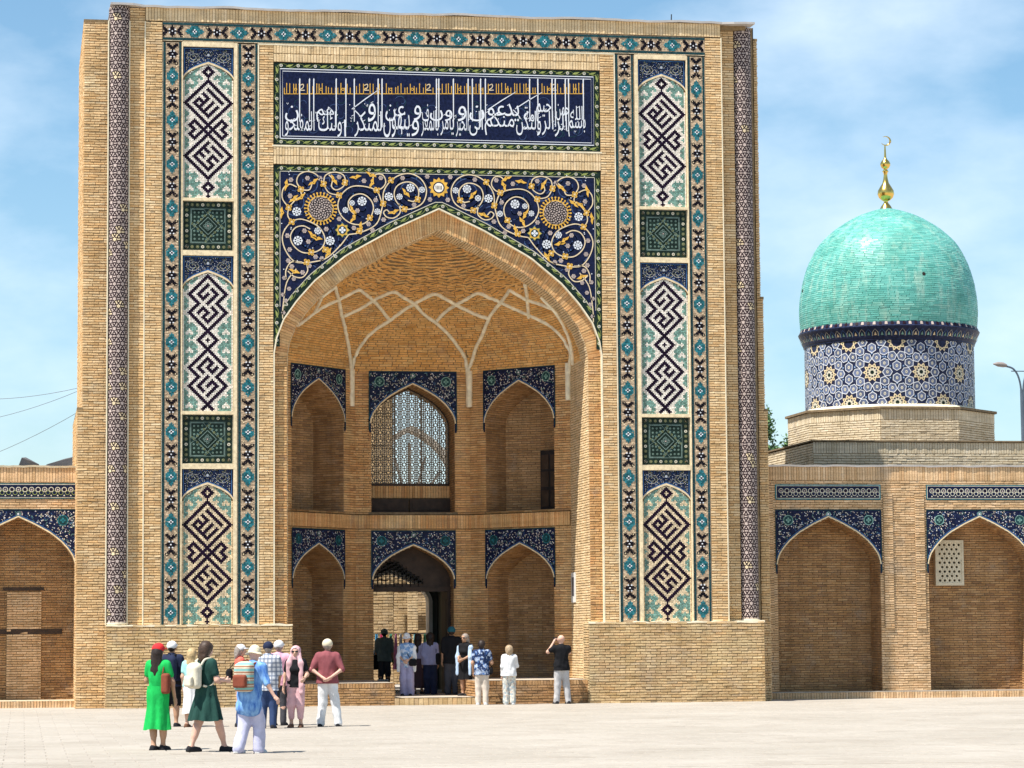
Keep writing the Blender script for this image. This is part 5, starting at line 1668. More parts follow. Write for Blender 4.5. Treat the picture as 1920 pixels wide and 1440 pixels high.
def tree(label, loc, H, rad, seed):
    t = thing('poplar_tree', label, 'tree', loc, 'trees behind the right wing')
    r_ = np.random.default_rng(seed); x0, y0, _ = loc
    mb = MB(); mb.tube([(x0, y0, 0), (x0 + .1, y0, H * .5), (x0 + .05, y0, H * .98)], [.2, .12, .02], 8)
    tips = []
    for i in range(46):
        z = H * (.25 + .72 * i / 46); a = r_.uniform(0, 6.28); l = rad * (1.05 - (z / H) ** 1.6) * r_.uniform(.5, 1.1) + .12
        p1 = (x0 + l * math.cos(a), y0 + l * math.sin(a), z + l * .9); mb.tube([(x0 + .07, y0, z), ((x0 + p1[0]) / 2, (y0 + p1[1]) / 2, z + l * .35), p1], [.035, .022, .006], 5); tips.append(((x0, y0, z), p1))
    mb.build('trunk', 'bark', t)
    mb = MB()
    for p0, p1 in tips:
        n = 110
        k = r_.uniform(.25, 1.08, n)[:, None]; c = A3(p0) * (1 - k) + A3(p1) * k + r_.normal(0, .13, (n, 3))
        d1 = r_.normal(0, 1, (n, 3)); d1 /= np.linalg.norm(d1, axis=1)[:, None]; d2 = np.cross(d1, r_.normal(0, 1, (n, 3))); d2 /= np.linalg.norm(d2, axis=1)[:, None]
        s_ = r_.uniform(.05, .10, n)[:, None]
        b = mb.addv(np.stack([c - d1 * s_, c + d2 * s_ * .5, c + d1 * s_, c - d2 * s_ * .5], 1)); mb.faces(np.arange(4 * n).reshape(-1, 4) + b)
    mb.build('crown', 'leaf', t); at0(t)
tree('taller slender tree showing between the portal and the dome', (19.0, 40, 0), 10.9, 1.0, 1)
tree('shorter tree just left of the dome base', (20.15, 41, 0), 9.8, .8, 2)
tree('leafy tree half hidden behind the right edge of the portal', (18.3, 42, 0), 10.0, .9, 3)
# ================================================================== people
def cloth(name, col, kind=None, col2=None, col3=None):
    g = NG(name, .85, .15)
    v = g.pos('obj')
    def mapped(sc):
        m_ = g.n('ShaderNodeMapping', {'Scale': sc}); g.link(v, m_.inputs['Vector']); return m_.outputs['Vector']
    base = g.ramp(g.noise(7, 4, v), [(.3, tuple(x * .82 for x in col)), (.7, tuple(min(1, x * 1.1) for x in col))])
    if kind == 'plaid':
        sep = g.n('ShaderNodeSeparateXYZ'); g.link(v, sep.inputs[0])
        c = base
        for ax, per in (('X', 26), ('Z', 24)):
            m1 = g.n('ShaderNodeMath', {1: per * 3.0}, operation='MULTIPLY'); g.link(sep.outputs[ax], m1.inputs[0])
            s1 = g.n('ShaderNodeMath', operation='SINE'); g.link(m1.outputs[0], s1.inputs[0])
            c = g.mix(c, col2, g.ramp(s1.outputs[0], [(.25, (0, 0, 0)), (.45, (.75, .75, .75))]))
        base = c
    elif kind in ('stripes', 'hstripes'):
        w = g.n('ShaderNodeTexWave', {'Scale': 9.0 if kind == 'stripes' else 6.5, 'Distortion': .4}, bands_direction='X' if kind == 'stripes' else 'Z')
        g.link(v, w.inputs['Vector'])
        base = g.mix(base, col2, g.ramp(w.outputs['Fac'], [(.5, (0, 0, 0)), (.66, (1, 1, 1))]))
        if col3:
            w = g.n('ShaderNodeTexWave', {'Scale': 3.1, 'Distortion': .3}, bands_direction='Z'); g.link(v, w.inputs['Vector'])
            base = g.mix(base, col3, g.ramp(w.outputs['Fac'], [(.6, (0, 0, 0)), (.75, (1, 1, 1))]))
    elif kind == 'tiedye':
        base = g.mix(base, col2, g.ramp(g.noise(5.5, 5, mapped((2.2, 2.2, .7)), .6), [(.40, (0, 0, 0)), (.62, (1, 1, 1))]))
    elif kind == 'floral':
        base = g.mix(base, col2, g.ramp(g.noise(11, 3, v), [(.50, (0, 0, 0)), (.56, (1, 1, 1))]))
        if col3: base = g.mix(base, col3, g.ramp(g.noise(17, 3, mapped((1, 1.3, .8))), [(.57, (0, 0, 0)), (.62, (1, 1, 1))]))
    g.col(base)
    g.bump(g.noise(4.2, 4, mapped((1.6, 1.6, .75)), .6), .5, .035)
    return name
def skinmat(name, col):
    plain(name, col, .55, .10, 9, bump=.05, obj=True); return name
skinmat('skin_light', (.56, .34, .24)); skinmat('skin_tan', (.42, .24, .15)); skinmat('skin_pink', (.60, .36, .27)); skinmat('lips', (.35, .12, .10))
plain('eye_dark', (.02, .015, .012), .3, .1); plain('lens', (.012, .012, .014), .15, .1, spec=.6)
for nm, c in dict(hair_dark=(.022, .013, .010), hair_brown=(.05, .028, .018), hair_blonde=(.42, .30, .15), hair_grey=(.26, .22, .19), hair_streak=(.33, .24, .15)).items():
    plain(nm, c, .5, .35, 26, bump=.5, obj=True)
C_ = lambda *a, **k: cloth(*a, **k)
for nm, c in dict(cl_green=(.012, .42, .085), cl_darkgreen=(.016, .055, .045), cl_navy=(.018, .024, .055), cl_black=(.010, .010, .012), cl_white=(.72, .72, .72), cl_cream=(.68, .62, .48), cl_red=(.62, .03, .035),
                  cl_lavender=(.50, .50, .66), cl_beige=(.58, .50, .42), cl_pink=(.66, .40, .42), cl_rose=(.62, .32, .30), cl_burgundy=(.25, .075, .085), cl_coral=(.70, .14, .10), cl_mint=(.32, .60, .58), cl_grey=(.30, .30, .31), cl_darkgrey=(.06, .06, .07),
                  cl_lilac=(.36, .34, .50), cl_greygreen=(.20, .24, .23), cl_brownbag=(.22, .06, .035), cl_teal=(.02, .10, .13), cl_sky=(.45, .58, .76), cl_denim=(.035, .06, .14), cl_hatcream=(.66, .58, .42), cl_pinkshirt=(.72, .36, .46), cl_greytrouser=(.46, .45, .45), cl_darkskirt=(.06, .035, .045)).items():
    cloth(nm, c)
cloth('cl_tiedye', (.22, .42, .72), 'tiedye', (.06, .16, .45)); cloth('cl_plaid', (.66, .67, .70), 'plaid', (.14, .17, .24))
cloth('cl_hawaii', (.018, .035, .10), 'floral', (.35, .42, .55), (.06, .14, .34)); cloth('cl_floralpant', (.64, .62, .54), 'floral', (.34, .40, .42), (.52, .36, .28))
cloth('cl_blouse', (.20, .34, .58), 'floral', (.55, .62, .72)); cloth('cl_lilacstripe', (.40, .40, .58), 'stripes', (.20, .20, .34))
cloth('cl_packstripe', (.55, .47, .36), 'hstripes', (.30, .14, .08), (.20, .42, .40)); cloth('shoe_dark', (.022, .022, .026)); cloth('shoe_white', (.66, .66, .66)); cloth('sandal', (.16, .08, .05))

def smooth_sdf(P, prims, k):
    acc = None
    for p in prims:
        if isinstance(p[0], str):
            _, c, h, r = p
            q = np.abs(P - A3(c)) - (A3(h) - r)
            d = np.linalg.norm(np.maximum(q, 0), axis=1) + np.minimum(q.max(1), 0) - r
        else:
            a, b, ra, rb = p[:4]
            sy = p[4] if len(p) > 4 else 1.0
            S_ = np.array([1, 1 / sy, 1]); a = A3(a) * S_; b = A3(b) * S_; Q = P * S_
            ab = b - a; t = np.clip(((Q - a) @ ab) / (ab @ ab + 1e-12), 0, 1)
            d = (np.linalg.norm(Q - a - t[:, None] * ab, axis=1) - (ra + (rb - ra) * t)) * min(1, (1 + sy) / 2)
        e = np.exp(-k * np.clip(d, -.25, .6))
        acc = e if acc is None else acc + e
    return -np.log(acc + 1e-30) / k
def surfnet(prims, h, k=45, neg=(), zmin=None, zmax=None, cuts=()):
    lo = np.full(3, 9.); hi = np.full(3, -9.)
    for p in prims:
        if isinstance(p[0], str):
            lo = np.minimum(lo, A3(p[1]) - A3(p[2])); hi = np.maximum(hi, A3(p[1]) + A3(p[2]))
        else:
            for q, r in ((p[0], p[2]), (p[1], p[3])):
                lo = np.minimum(lo, A3(q) - r); hi = np.maximum(hi, A3(q) + r)
    lo -= 3 * h + .02; hi += 3 * h + .02
    n = np.ceil((hi - lo) / h).astype(int) + 1
    ax = [lo[i] + h * np.arange(n[i]) for i in range(3)]
    P = np.stack(np.meshgrid(*ax, indexing='ij'), -1).reshape(-1, 3)
    d = smooth_sdf(P, prims, k)
    if len(neg): d = np.maximum(d, -smooth_sdf(P, neg, 80))
    if zmin is not None: d = np.maximum(d, zmin - P[:, 2])
    if zmax is not None: d = np.maximum(d, P[:, 2] - zmax)
    for nrm, off in cuts: d = np.maximum(d, P @ A3(nrm) - off)
    D = d.reshape(n)
    cs = np.zeros(tuple(n - 1) + (3,)); cn = np.zeros(tuple(n - 1))
    X = P.reshape(tuple(n) + (3,))
    sl = lambda o: tuple(slice(o[i], n[i] - 1 + o[i]) for i in range(3))
    corners = [(i, j, l) for i in (0, 1) for j in (0, 1) for l in (0, 1)]
    for a in corners:
        for x in range(3):
            if a[x] == 0:
                b = list(a); b[x] = 1
                A_, B_ = D[sl(a)], D[sl(b)]
                m = (A_ < 0) != (B_ < 0)
                if not m.any(): continue
                t = A_[m] / (A_[m] - B_[m])
                pa, pb = X[sl(a)][m], X[sl(b)][m]
                cs[m] += pa + (pb - pa) * t[:, None]; cn[m] += 1
    act = cn > 0
    idx = np.full(act.shape, -1); idx[act] = np.arange(act.sum())
    V = cs[act] / cn[act][:, None]
    F = []
    for x in range(3):
        o = [i for i in range(3) if i != x]
        A_ = D[tuple(slice(0, n[i] - 1) if i == x else slice(1, n[i] - 1) for i in range(3))]
        B_ = D[tuple(slice(1, n[i]) if i == x else slice(1, n[i] - 1) for i in range(3))]
        m = (A_ < 0) != (B_ < 0)
        I = np.argwhere(m); fl = (A_[m] < 0)
        if not len(I): continue
        for i in o: I[:, i] += 1
        e1 = np.zeros(3, int); e1[o[0]] = 1; e2 = np.zeros(3, int); e2[o[1]] = 1
        q = [idx[tuple((I - e).T)] for e in (0 * e1, e1, e1 + e2, e2)]
        Q = np.stack(q, 1)
        flip = fl if x != 1 else ~fl
        Q[~flip] = Q[~flip][:, ::-1]
        F.append(Q)
    F = np.concatenate(F); F = F[(F >= 0).all(1)]
    return V, F

def wrinkle(V, amp):
    """soft folds: a sum of slanting waves pushed outwards from the body's axis"""
    x, y, z = V.T
    w = np.zeros(len(V))
    for fx, fy, fz, ph, a in ((38, 9, 14, .3, 1), (-22, 31, 19, 1.7, .9), (17, -26, 33, 4.1, .7), (55, 20, -12, 2.2, .5), (9, 44, 41, 5.5, .5), (-61, 12, 8, .9, .4)):
        w += a * np.sin(fx * x + fy * y + fz * z + ph + 1.5 * np.sin(7 * z + 3 * x))
    n = np.stack([x, y, 0 * z], -1); n /= np.linalg.norm(n, axis=1)[:, None] + .05
    return V + n * (amp * .55 * w)[:, None]
BASE = dict(hip=(.09, 0, .90), knee=(.10, .02, .49), ankle=(.105, -.02, .085), sh=(.185, 0, 1.415), el=(.235, -.03, 1.13), wr=(.245, .05, .88))
class Person:
    def __init__(s, label, loc, height, heading, skin='skin_light', female=False, group=None, lean=0.0, **pose):
        s.k = height / 1.75; s.female = female
        s.J = {}
        for n, (x, y, z) in BASE.items():
            w = .88 if female and n in ('sh', 'el', 'wr') else 1
            s.J[n + 'R'] = np.array([x * w, y, z]); s.J[n + 'L'] = np.array([-x * w, y, z])
        for n, v in pose.items(): s.J[n] = A3(v)
        s.lean = lean
        s.mat = Matrix.Translation(Vector(loc)) @ Matrix.Rotation(R(heading), 4, 'Z') @ Matrix.Scale(s.k, 4)
        J = s.J; b = []
        for q in 'LR':
            b += [(J['hip' + q], J['knee' + q], .082, .056), (J['knee' + q], J['ankle' + q], .054, .036), ((J['knee' + q] * .7 + J['ankle' + q] * .3) + [0, -.015, 0], (J['knee' + q] * .4 + J['ankle' + q] * .6), .056, .042)]
            a = J['ankle' + q]; b += [(a + [0, -.035, -.045], a + [0.012 * (1 if q == 'R' else -1), .15, -.055], .038, .030)]
            b += [(J['sh' + q], J['el' + q], .047, .038), (J['el' + q], J['wr' + q], .038, .026)]
        b += s.torso(0)
        b += [((0, 0, 1.42), (0, .012, 1.55), .052, .048)]
        V, F = surfnet([s.ln(p) for p in b], .015)
        hc = s.hd = np.array([0, .015, 1.63])
        hp = [(hc + [0, -.012, .03], hc + [0, .01, .025], .088, .085), (hc + [0, .015, -.03], hc + [0, .035, -.055], .070, .048), (hc + [0, .045, -.075], hc + [0, .05, -.075], .030, .03),
              (hc + [0, .088, .005], hc + [0, .104, -.028], .010, .015), (hc + [-.03, .073, .028], hc + [.03, .073, .028], .016, .016), (hc + [-.014, .082, -.055], hc + [.014, .082, -.055], .010, .010), ((0, .005, 1.50), (0, .012, 1.58), .048, .05)]
        for x in (-1, 1): hp.append((hc + [x * .087, -.005, .012], hc + [x * .083, .0, -.022], .014, .010))
        parts = [(V, F)]
        parts.append(surfnet([s.ln(p) for p in hp], .008, 90))
        for q in 'LR':
            w = J['wr' + q]; fd = w - J['el' + q]; fd = fd / np.linalg.norm(fd)
            side = np.cross(fd, [1, 0, 0] if abs(fd[0]) < .8 else [0, 0, 1]); side /= np.linalg.norm(side)
            if side[1] < 0: side = -side
            pn = np.cross(fd, side) * (1 if q == 'R' else -1)
            inn = -pn if pn[0] * (1 if q == 'R' else -1) > 0 else pn
            h_ = [(w - fd * .02, w + fd * .085, .026, .030), (w + fd * .03 - side * .018, w + fd * .085 - side * .022, .018, .016), (w + fd * .03 + side * .018, w + fd * .085 + side * .022, .018, .016)]
            for i, (o_, l_) in enumerate(((-.030, .058), (-.010, .072), (.010, .078), (.030, .068))):
                a = w + fd * .09 + side * o_; m_ = a + fd * l_ * .55 + inn * .012; e_ = m_ + fd * l_ * .35 + inn * .026
                h_ += [(a, m_, .0095, .009), (m_, e_, .009, .0075)]
            t0 = w + fd * .025 + side * .030; h_ += [(t0, t0 + fd * .03 + side * .028 + inn * .008, .013, .0105), (t0 + fd * .03 + side * .028 + inn * .008, t0 + fd * .062 + side * .032 + inn * .02, .0105, .008)]
            parts.append(surfnet([s.ln(p) for p in h_], .0055, 160))
        mb = MB()
        for V, F in parts:
            o = mb.addv(V); mb.faces(F + o)
        s.o = mb.build('person', skin, None, True, label=label, category='person', group=group)
        s.o.matrix_world = s.mat
        for x in (-1, 1):
            mb = MB(); mb.lathe([(0, -.010), (.008, -.006), (.010, 0), (.008, .006), (0, .010)], tuple(s.lp(hc + [x * .032, .086, .012])), 8); s.kid(mb, 'eye', 'eye_dark')
    def lp(s, p):
        p = A3(p).copy()
        if s.lean and p[2] > .9:
            a = s.lean; y, z = p[1], p[2] - .9
            p[1] = y * math.cos(a) + z * math.sin(a); p[2] = .9 - y * math.sin(a) + z * math.cos(a)
        return p
    def ln(s, p):
        if isinstance(p[0], str): return ('box', s.lp(p[1]), p[2], p[3])
        return (s.lp(p[0]), s.lp(p[1])) + tuple(p[2:])
    def torso(s, g):
        f = s.female
        sx = .115 if f else .135
        J = s.J
        t = [((-.042, 0, .97), (-.05, .0, 1.30), .094 + g, .100 + g, .80), ((.042, 0, .97), (.05, 0, 1.30), .094 + g, .100 + g, .80),
             ((-.070, -.008, .93), (.070, -.008, .93), .090 + g * .8, .090 + g * .8, .90),
             ((-sx, 0, 1.395), (sx, 0, 1.395), .062 + g * .8, .062 + g * .8), ((0, -.01, 1.2), (0, -.01, 1.38), .10 + g, .09 + g, .85)]
        if f: t += [((-.065, .075, 1.245), (.065, .075, 1.245), .06 + g * .6, .06 + g * .6)]
        return t
    def kid(s, mb, name, mat_, parent=None, smooth=True, **k):
        return mb.build(name, mat_, parent or s.o, smooth, **k)
    def sdf(s, name, prims, mat_, h=.013, k=45, **kw):
        V, F = surfnet([s.ln(p) for p in prims], h, k, **kw)
        if name != 'hair': V = wrinkle(V, .0075)
        mb = MB(); o = mb.addv(V); mb.faces(F + o)
        return s.kid(mb, name, mat_)
    def top(s, mat_, sleeve='short', hem=.88, g=.026, name='shirt'):
        J = s.J; p = s.torso(g)
        if not name.startswith('dress'): p += [((-.07, -.006, hem - .02), (.07, -.006, hem - .02), .110 + g, .110 + g, .92), ((-.06, -.004, 1.0), (.06, -.004, 1.0), .100 + g, .100 + g, .86)]
        for q in 'LR':
            if sleeve == 'short': p += [(J['sh' + q], J['sh' + q] * .42 + J['el' + q] * .58, .062 + g * .4, .064)]
            elif sleeve == 'elbow': p += [(J['sh' + q], J['el' + q], .062 + g * .4, .058)]
            elif sleeve == 'long': p += [(J['sh' + q], J['el' + q], .060 + g * .4, .052), (J['el' + q], J['wr' + q], .050, .038)]
        p += [((0, 0, 1.43), (0, .005, 1.475), .068, .062)]
        return s.sdf(name, p, mat_, zmin=hem + .005 if not s.lean else None)
    def pants(s, mat_, to='ankle', g=.018, wide=0.0, name='trousers'):
        J = s.J; p = [((-.068, -.008, .93), (.068, -.008, .93), .098 + g * .8, .098 + g * .8, .88), ((-.05, 0, 1.0), (.05, 0, 1.0), .085 + g, .085 + g, .82)]
        for q in 'LR':
            p += [(J['hip' + q], J['knee' + q], .088 + g, .064 + g + wide * .6)]
            if to == 'ankle': p += [(J['knee' + q], J['ankle' + q] + [0, 0, -.02], .060 + g + wide * .6, .048 + g + wide)]
            elif to == 'calf': p += [(J['knee' + q], J['knee' + q] * .35 + J['ankle' + q] * .65, .060 + g, .048 + g)]
        return s.sdf(name, p, mat_, k=60)
    def shoes(s, mat_):
        J = s.J
        for q in 'LR':
            mb = MB(); a = J['ankle' + q]; x = .012 * (1 if q == 'R' else -1)
            V, F = surfnet([s.ln(p) for p in [(a + [0, -.04, -.04], a + [0, -.01, -.035], .045, .048), (a + [x * .4, .04, -.05], a + [x, .155, -.06], .043, .035), ('box', a + [x * .5, .055, -.082], (.042, .135, .012), .010)]], .012, 60)
            o = mb.addv(V); mb.faces(F + o); s.kid(mb, 'shoe', mat_)
    def skirt(s, mat_, top=1.02, hem=.45, r0=.135, r1=.25, folds=9, amp=.02, name='skirt', shift=(0, 0)):
        mb = MB(); n = 54; m = 16; th = np.linspace(0, 2 * PI, n, endpoint=False); P = np.zeros((n, m, 3))
        for j in range(m):
            t = j / (m - 1); zz = top + (hem - top) * t; hw = .192 if zz < .96 else .192 - (zz - .96) * .22; r = max(hw, r0 + (r1 - r0) * t ** .8) if zz > .82 else r0 + (r1 - r0) * t ** .8; r = max(r, .185 if zz > .7 else .0); a = amp * t
            bul = 1 + .04 * math.sin(min(1, t * 3) * PI) * (1 - t)
            rr = (r * bul) + a * np.sin(folds * th + 2 * t) + a * .5 * np.sin((folds * 2 - 3) * th + 1)
            P[:, j, 0] = rr * np.cos(th) + shift[0] * t * t; P[:, j, 1] = .80 * rr * np.sin(th) + shift[1] * t * t; P[:, j, 2] = top + (hem - top) * t + .012 * np.sin(3 * th) * t
        if s.lean:
            P = np.array([[s.lp(q) for q in row] for row in P])
        mb.grid(P, 0, True)
        return s.kid(mb, name, mat_)
    def hair(s, mat_, length=0.0, vol=.012, bun=False):
        h = s.hd; p = [(h + [0, -.020, .035], h + [0, .0, .03], .094 + vol, .088 + vol), (h + [0, -.05, -.02], h + [0, -.04, -.05], .075 + vol, .06 + vol)] if length or vol > .008 else [(h + [0, -.016, .035], h + [0, .0, .03], .092, .088), (h + [0, -.035, .0], h + [0, -.03, -.02], .072, .068)]
        neg = [(h + [0, .12, -.03], h + [0, .125, -.06], .094, .09), (h + [0, .13, .02], h + [0, .15, .02], .075, .09)]
        if length:
            p += [(h + [-.045, -.06, -.05], h + [-.06, -.095, -.05 - length], .055, .045, .7), (h + [.045, -.06, -.05], h + [.05, -.095, -.06 - length], .055, .045, .7), (h + [0, -.075, -.05], h + [0, -.105, -.12 - length], .06, .03)]
        s.sdf('hair', p, mat_, .011, 60, neg=neg)
    def cap(s, mat_, brim=True, bucket=False):
        h = s.hd; z = h[2] + .035
        mb = MB()
        if bucket:
            V, F = surfnet([s.ln(p) for p in [(h + [0, -.01, .05], h + [0, -.005, .075], .106, .098)]], .011, 60, zmin=s.lp(h + [0, 0, .03])[2])
            o = mb.addv(V); mb.faces(F + o)
            th = np.linspace(0, 2 * PI, 28, endpoint=False)
            mb.grid(np.array([[s.lp(h + [r * math.cos(t), r * math.sin(t) - .008, zz + .008 * math.sin(3 * t)]) for r, zz in ((.100, .052), (.125, .025), (.150, .008), (.147, .003), (.098, .035))] for t in th]), 0, True)
        else:
            V, F = surfnet([s.ln(p) for p in [(h + [0, -.014, .036], h + [0, .005, .042], .108, .102)]], .010, 60, cuts=[((0, .35, -1), -(h[2] + .012) + .35 * h[1])])
            o = mb.addv(V); mb.faces(F + o)
            if brim:
                V, F = surfnet([s.ln(p) for p in [((h + [-.045, .10, .045]), (h + [.045, .10, .045]), .05, .05), (h + [-.03, .14, .035], h + [.03, .14, .035], .03, .03)]], .010, 60, zmin=s.lp(h + [0, .1, .036])[2], zmax=s.lp(h + [0, .1, .058])[2])
                o = mb.addv(V); mb.faces(F + o)
        s.kid(mb, 'cap' if not bucket else 'sun_hat', mat_)
    def glasses(s):
        h = s.hd; mb = MB()
        for x in (-1, 1):
            V, F = surfnet([s.ln((h + [x * .022, .094, .012], h + [x * .048, .086, .010], .021, .021, .55))], .006, 90); o = mb.addv(V); mb.faces(F + o)
            mb.tube([s.lp(h + [x * .062, .08, .018]), s.lp(h + [x * .092, .0, .02])], .004, 5)
        mb.tube([s.lp(h + [-.02, .104, .018]), s.lp(h + [.02, .104, .018])], .004, 5)
        s.kid(mb, 'sunglasses', 'lens')
    def mouth(s):
        h = s.hd; mb = MB(); mb.tube([s.lp(h + [-.02, .084, -.056]), s.lp(h + [0, .092, -.055]), s.lp(h + [.02, .084, -.056])], [.002, .006, .002], 6); s.kid(mb, 'mouth', 'lips')
    def hood(s, mat_, tails=True, drape=.45):
        h = s.hd; p = [(h + [0, -.015, .035], h + [0, .012, .035], .108, .102), (h + [0, -.03, -.05], h + [0, -.03, -.15], .098, .10)]
        if tails: p += [(h + [-.085, .03, -.04], h + [-.13, .09, -.25], .035, .05, .7), (h + [-.13, .09, -.25], h + [-.14, .105, -.25 - drape], .055, .05, .5), (h + [.085, .03, -.04], h + [.13, .09, -.25], .035, .05, .7), (h + [.13, .09, -.25], h + [.145, .10, -.15 - drape * .7], .055, .045, .5), (h + [-.12, -.05, -.22], h + [.12, -.05, -.22], .07, .07)]
        s.sdf('headscarf', p, mat_, .012, 60, neg=[(h + [0, .11, .0], h + [0, .12, -.05], .078, .075)])
    def shawl(s, mat_, z1=.78):
        p = []
        for x in (-1, 1):
            p += [((x * .10, -.05, 1.43), (x * .21, .0, 1.37), .06, .065), ((x * .20, .03, 1.36), (x * .235, .07, 1.1), .065, .06, .75), ((x * .235, .07, 1.1), (x * .24, .08, z1), .06, .05, .6)]
        p += [((-.12, -.09, 1.40), (.12, -.09, 1.40), .06, .06), ((-.1, -.10, 1.25), (.1, -.10, 1.25), .06, .06)]
        s.sdf('shawl', p, mat_, .014, 55)
    def thingat(s, name, mb, mats, label, cat, smooth=True):
        o = mb.build(name, mats, None, smooth, label=label, category=cat); o.matrix_world = s.mat; return o
    def backpack(s, mat_, label, sc=1.0, zc=1.2, strap='cl_black', pocket=None):
        e = thing('backpack', label, 'backpack'); e.matrix_world = s.mat
        mb = MB(); V, F = surfnet([s.ln(p) for p in [('box', (0, -.215 - .02 * sc, zc), (.15 * sc, .085 * sc, .21 * sc), .07 * sc), (( -.06 * sc, -.22, zc + .17 * sc), (.06 * sc, -.22, zc + .17 * sc), .07 * sc, .07 * sc)]], .014, 50); o = mb.addv(V); mb.faces(F + o)
        mb.build('bag_body', mat_, e, True)
        mb = MB(); V, F = surfnet([s.ln(('box', (0, -.30 - .05 * sc, zc - .08 * sc), (.11 * sc, .04 * sc, .095 * sc), .035))], .012, 60); o = mb.addv(V); mb.faces(F + o)
        mb.build('front_pocket', pocket or mat_, e, True)
        for x in (-1, 1):
            mb = MB(); mb.tube(spline([s.lp(q) for q in ((x * .08, -.15, zc + .2 * sc), (x * .10, -.09, 1.47), (x * .115, .03, 1.475), (x * .13, .11, 1.36), (x * .145, .10, 1.2), (x * .15, -.02, 1.05), (x * .12, -.14, zc - .16 * sc))], 5), .019, 7)
            mb.build('strap', strap, e, True)
        mb = MB(); mb.tube(spline([s.lp(q) for q in ((-.04, -.19, zc + .21 * sc), (-.02, -.2, zc + .27 * sc), (.02, -.2, zc + .27 * sc), (.04, -.19, zc + .21 * sc))], 4), .009, 6); mb.build('handle', strap, e, True)
        return e
    def bag(s, mat_, label, c, half=(.13, .05, .11), strap_to=None, strap='cl_black'):
        e = thing('shoulder_bag', label, 'bag'); e.matrix_world = s.mat
        mb = MB(); V, F = surfnet([s.ln(('box', c, half, min(half) * .8))], .012, 60); o = mb.addv(V); mb.faces(F + o); mb.build('bag_body', mat_, e, True)
        if strap_to is not None:
            mb = MB(); mb.tube(spline([s.lp(A3(c) + [-.06, 0, half[2] * .9]), s.lp((A3(c) + A3(strap_to)) / 2 + [-.02, -.06, 0]), s.lp(strap_to), s.lp((A3(c) + A3(strap_to)) / 2 + [.02, .06, 0]), s.lp(A3(c) + [.06, 0, half[2] * .9])], 5), .010, 6); mb.build('strap', strap, e, True)

G1 = 'visitors walking across the plaza'; G2 = 'visitors gathered by the entrance'
VIEW = -9.8
# --- nearest trio
p = Person('woman in a long bright green dress and red cap, seen from behind', (-8.22, -26.4, .012), 1.60, VIEW - 22, 'skin_tan', True, G1, elR=(.25, .03, 1.12), wrR=(.25, .12, .86), elL=(-.24, .06, 1.15), wrL=(-.17, .22, 1.10), ankleR=(.07, .05, .085), ankleL=(-.05, -.05, .085))
p.top('cl_green', 'short', 1.03, .016, 'dress_top'); p.skirt('cl_green', 1.06, .34, .132, .225, 7, .022, 'dress_skirt'); p.hair('hair_dark', .26, .002); p.cap('cl_red'); p.shoes('shoe_dark')
p.bag('cl_brownbag', 'reddish brown shoulder bag under the arm of the woman in green', (.20, -.10, 1.10), (.075, .06, .17), (.15, -.02, 1.46), 'cl_brownbag')
p = Person('woman in a dark green knee-length dress striding to the right', (-7.55, -27.3, .012), 1.63, VIEW - 48, 'skin_pink', True, G1, kneeR=(.09, .18, .50), ankleR=(.09, .30, .09), kneeL=(-.09, -.06, .49), ankleL=(-.09, -.22, .10), elR=(.24, .05, 1.14), wrR=(.16, .28, 1.13), elL=(-.23, .05, 1.14), wrL=(-.12, .28, 1.14))
p.top('cl_darkgreen', 'short', 1.03, .018, 'dress_top'); p.skirt('cl_darkgreen', 1.06, .50, .13, .30, 8, .035, 'dress_skirt'); p.hair('hair_brown', .06, .014); p.shoes('shoe_dark')
p.backpack('cl_cream', 'small cream backpack on the woman in the dark green dress', .92, 1.20, 'cl_cream')
p = Person('stooping man in a blue tie-dye shirt and pale lavender trousers, walking', (-6.97, -28.1, .012), 1.56, VIEW - 25, 'skin_pink', False, G1, lean=.22, elR=(.30, .02, 1.15), wrR=(.42, .10, .95), kneeR=(.11, .14, .50), ankleR=(.12, .12, .085), kneeL=(-.10, .03, .49), ankleL=(-.11, -.16, .10))
p.top('cl_tiedye', 'elbow', .78, .05); p.pants('cl_lavender', 'ankle', .025, .025); p.hair('hair_grey', 0, .004); p.cap('cl_hatcream', bucket=True); p.shoes('shoe_white')
p.backpack('cl_packstripe', 'striped brown and cream canvas backpack on the stooping man', 1.12, 1.20, 'cl_brownbag', 'cl_brownbag')
# --- second row
p = Person('man in black shorts with a white cap behind the woman in green', (-7.42, -14.9, .012), 1.62, VIEW - 10, 'skin_tan', False, G1)
p.top('cl_navy', 'elbow', .82, .03); p.pants('cl_black', 'knee', .03); p.hair('hair_dark', 0, .003); p.cap('cl_white'); p.shoes('shoe_dark')
p.backpack('cl_navy', 'large navy backpack on the man in black shorts', 1.15, 1.2)
p = Person('small blonde person in mint, mostly hidden behind the woman in dark green', (-7.06, -15.3, .012), 1.48, VIEW - 15, 'skin_light', True, G1)
p.top('cl_mint', 'short', .9, .025); p.skirt('cl_white', 1.03, .30, .13, .22, 8, .02); p.hair('hair_blonde', .16, .016); p.shoes('sandal')
p = Person('woman in a coral top and white cap behind the stooping man', (-6.16, -15.6, .012), 1.55, VIEW - 80, 'skin_light', True, G1)
p.top('cl_coral', 'short', .85, .025); p.pants('cl_denim'); p.hair('hair_grey', .05, .010); p.cap('cl_white'); p.shoes('shoe_dark')
p.bag('cl_black', 'black bag at the side of the woman in coral', (-.12, -.22, 1.12), (.10, .07, .12), (-.05, -.03, 1.46))
p = Person('man in a grey plaid shirt and navy cap, seen from behind', (-5.72, -16.7, .012), 1.60, VIEW - 6, 'skin_tan', False, G1, elR=(.25, .04, 1.13), wrR=(.20, .16, .93))
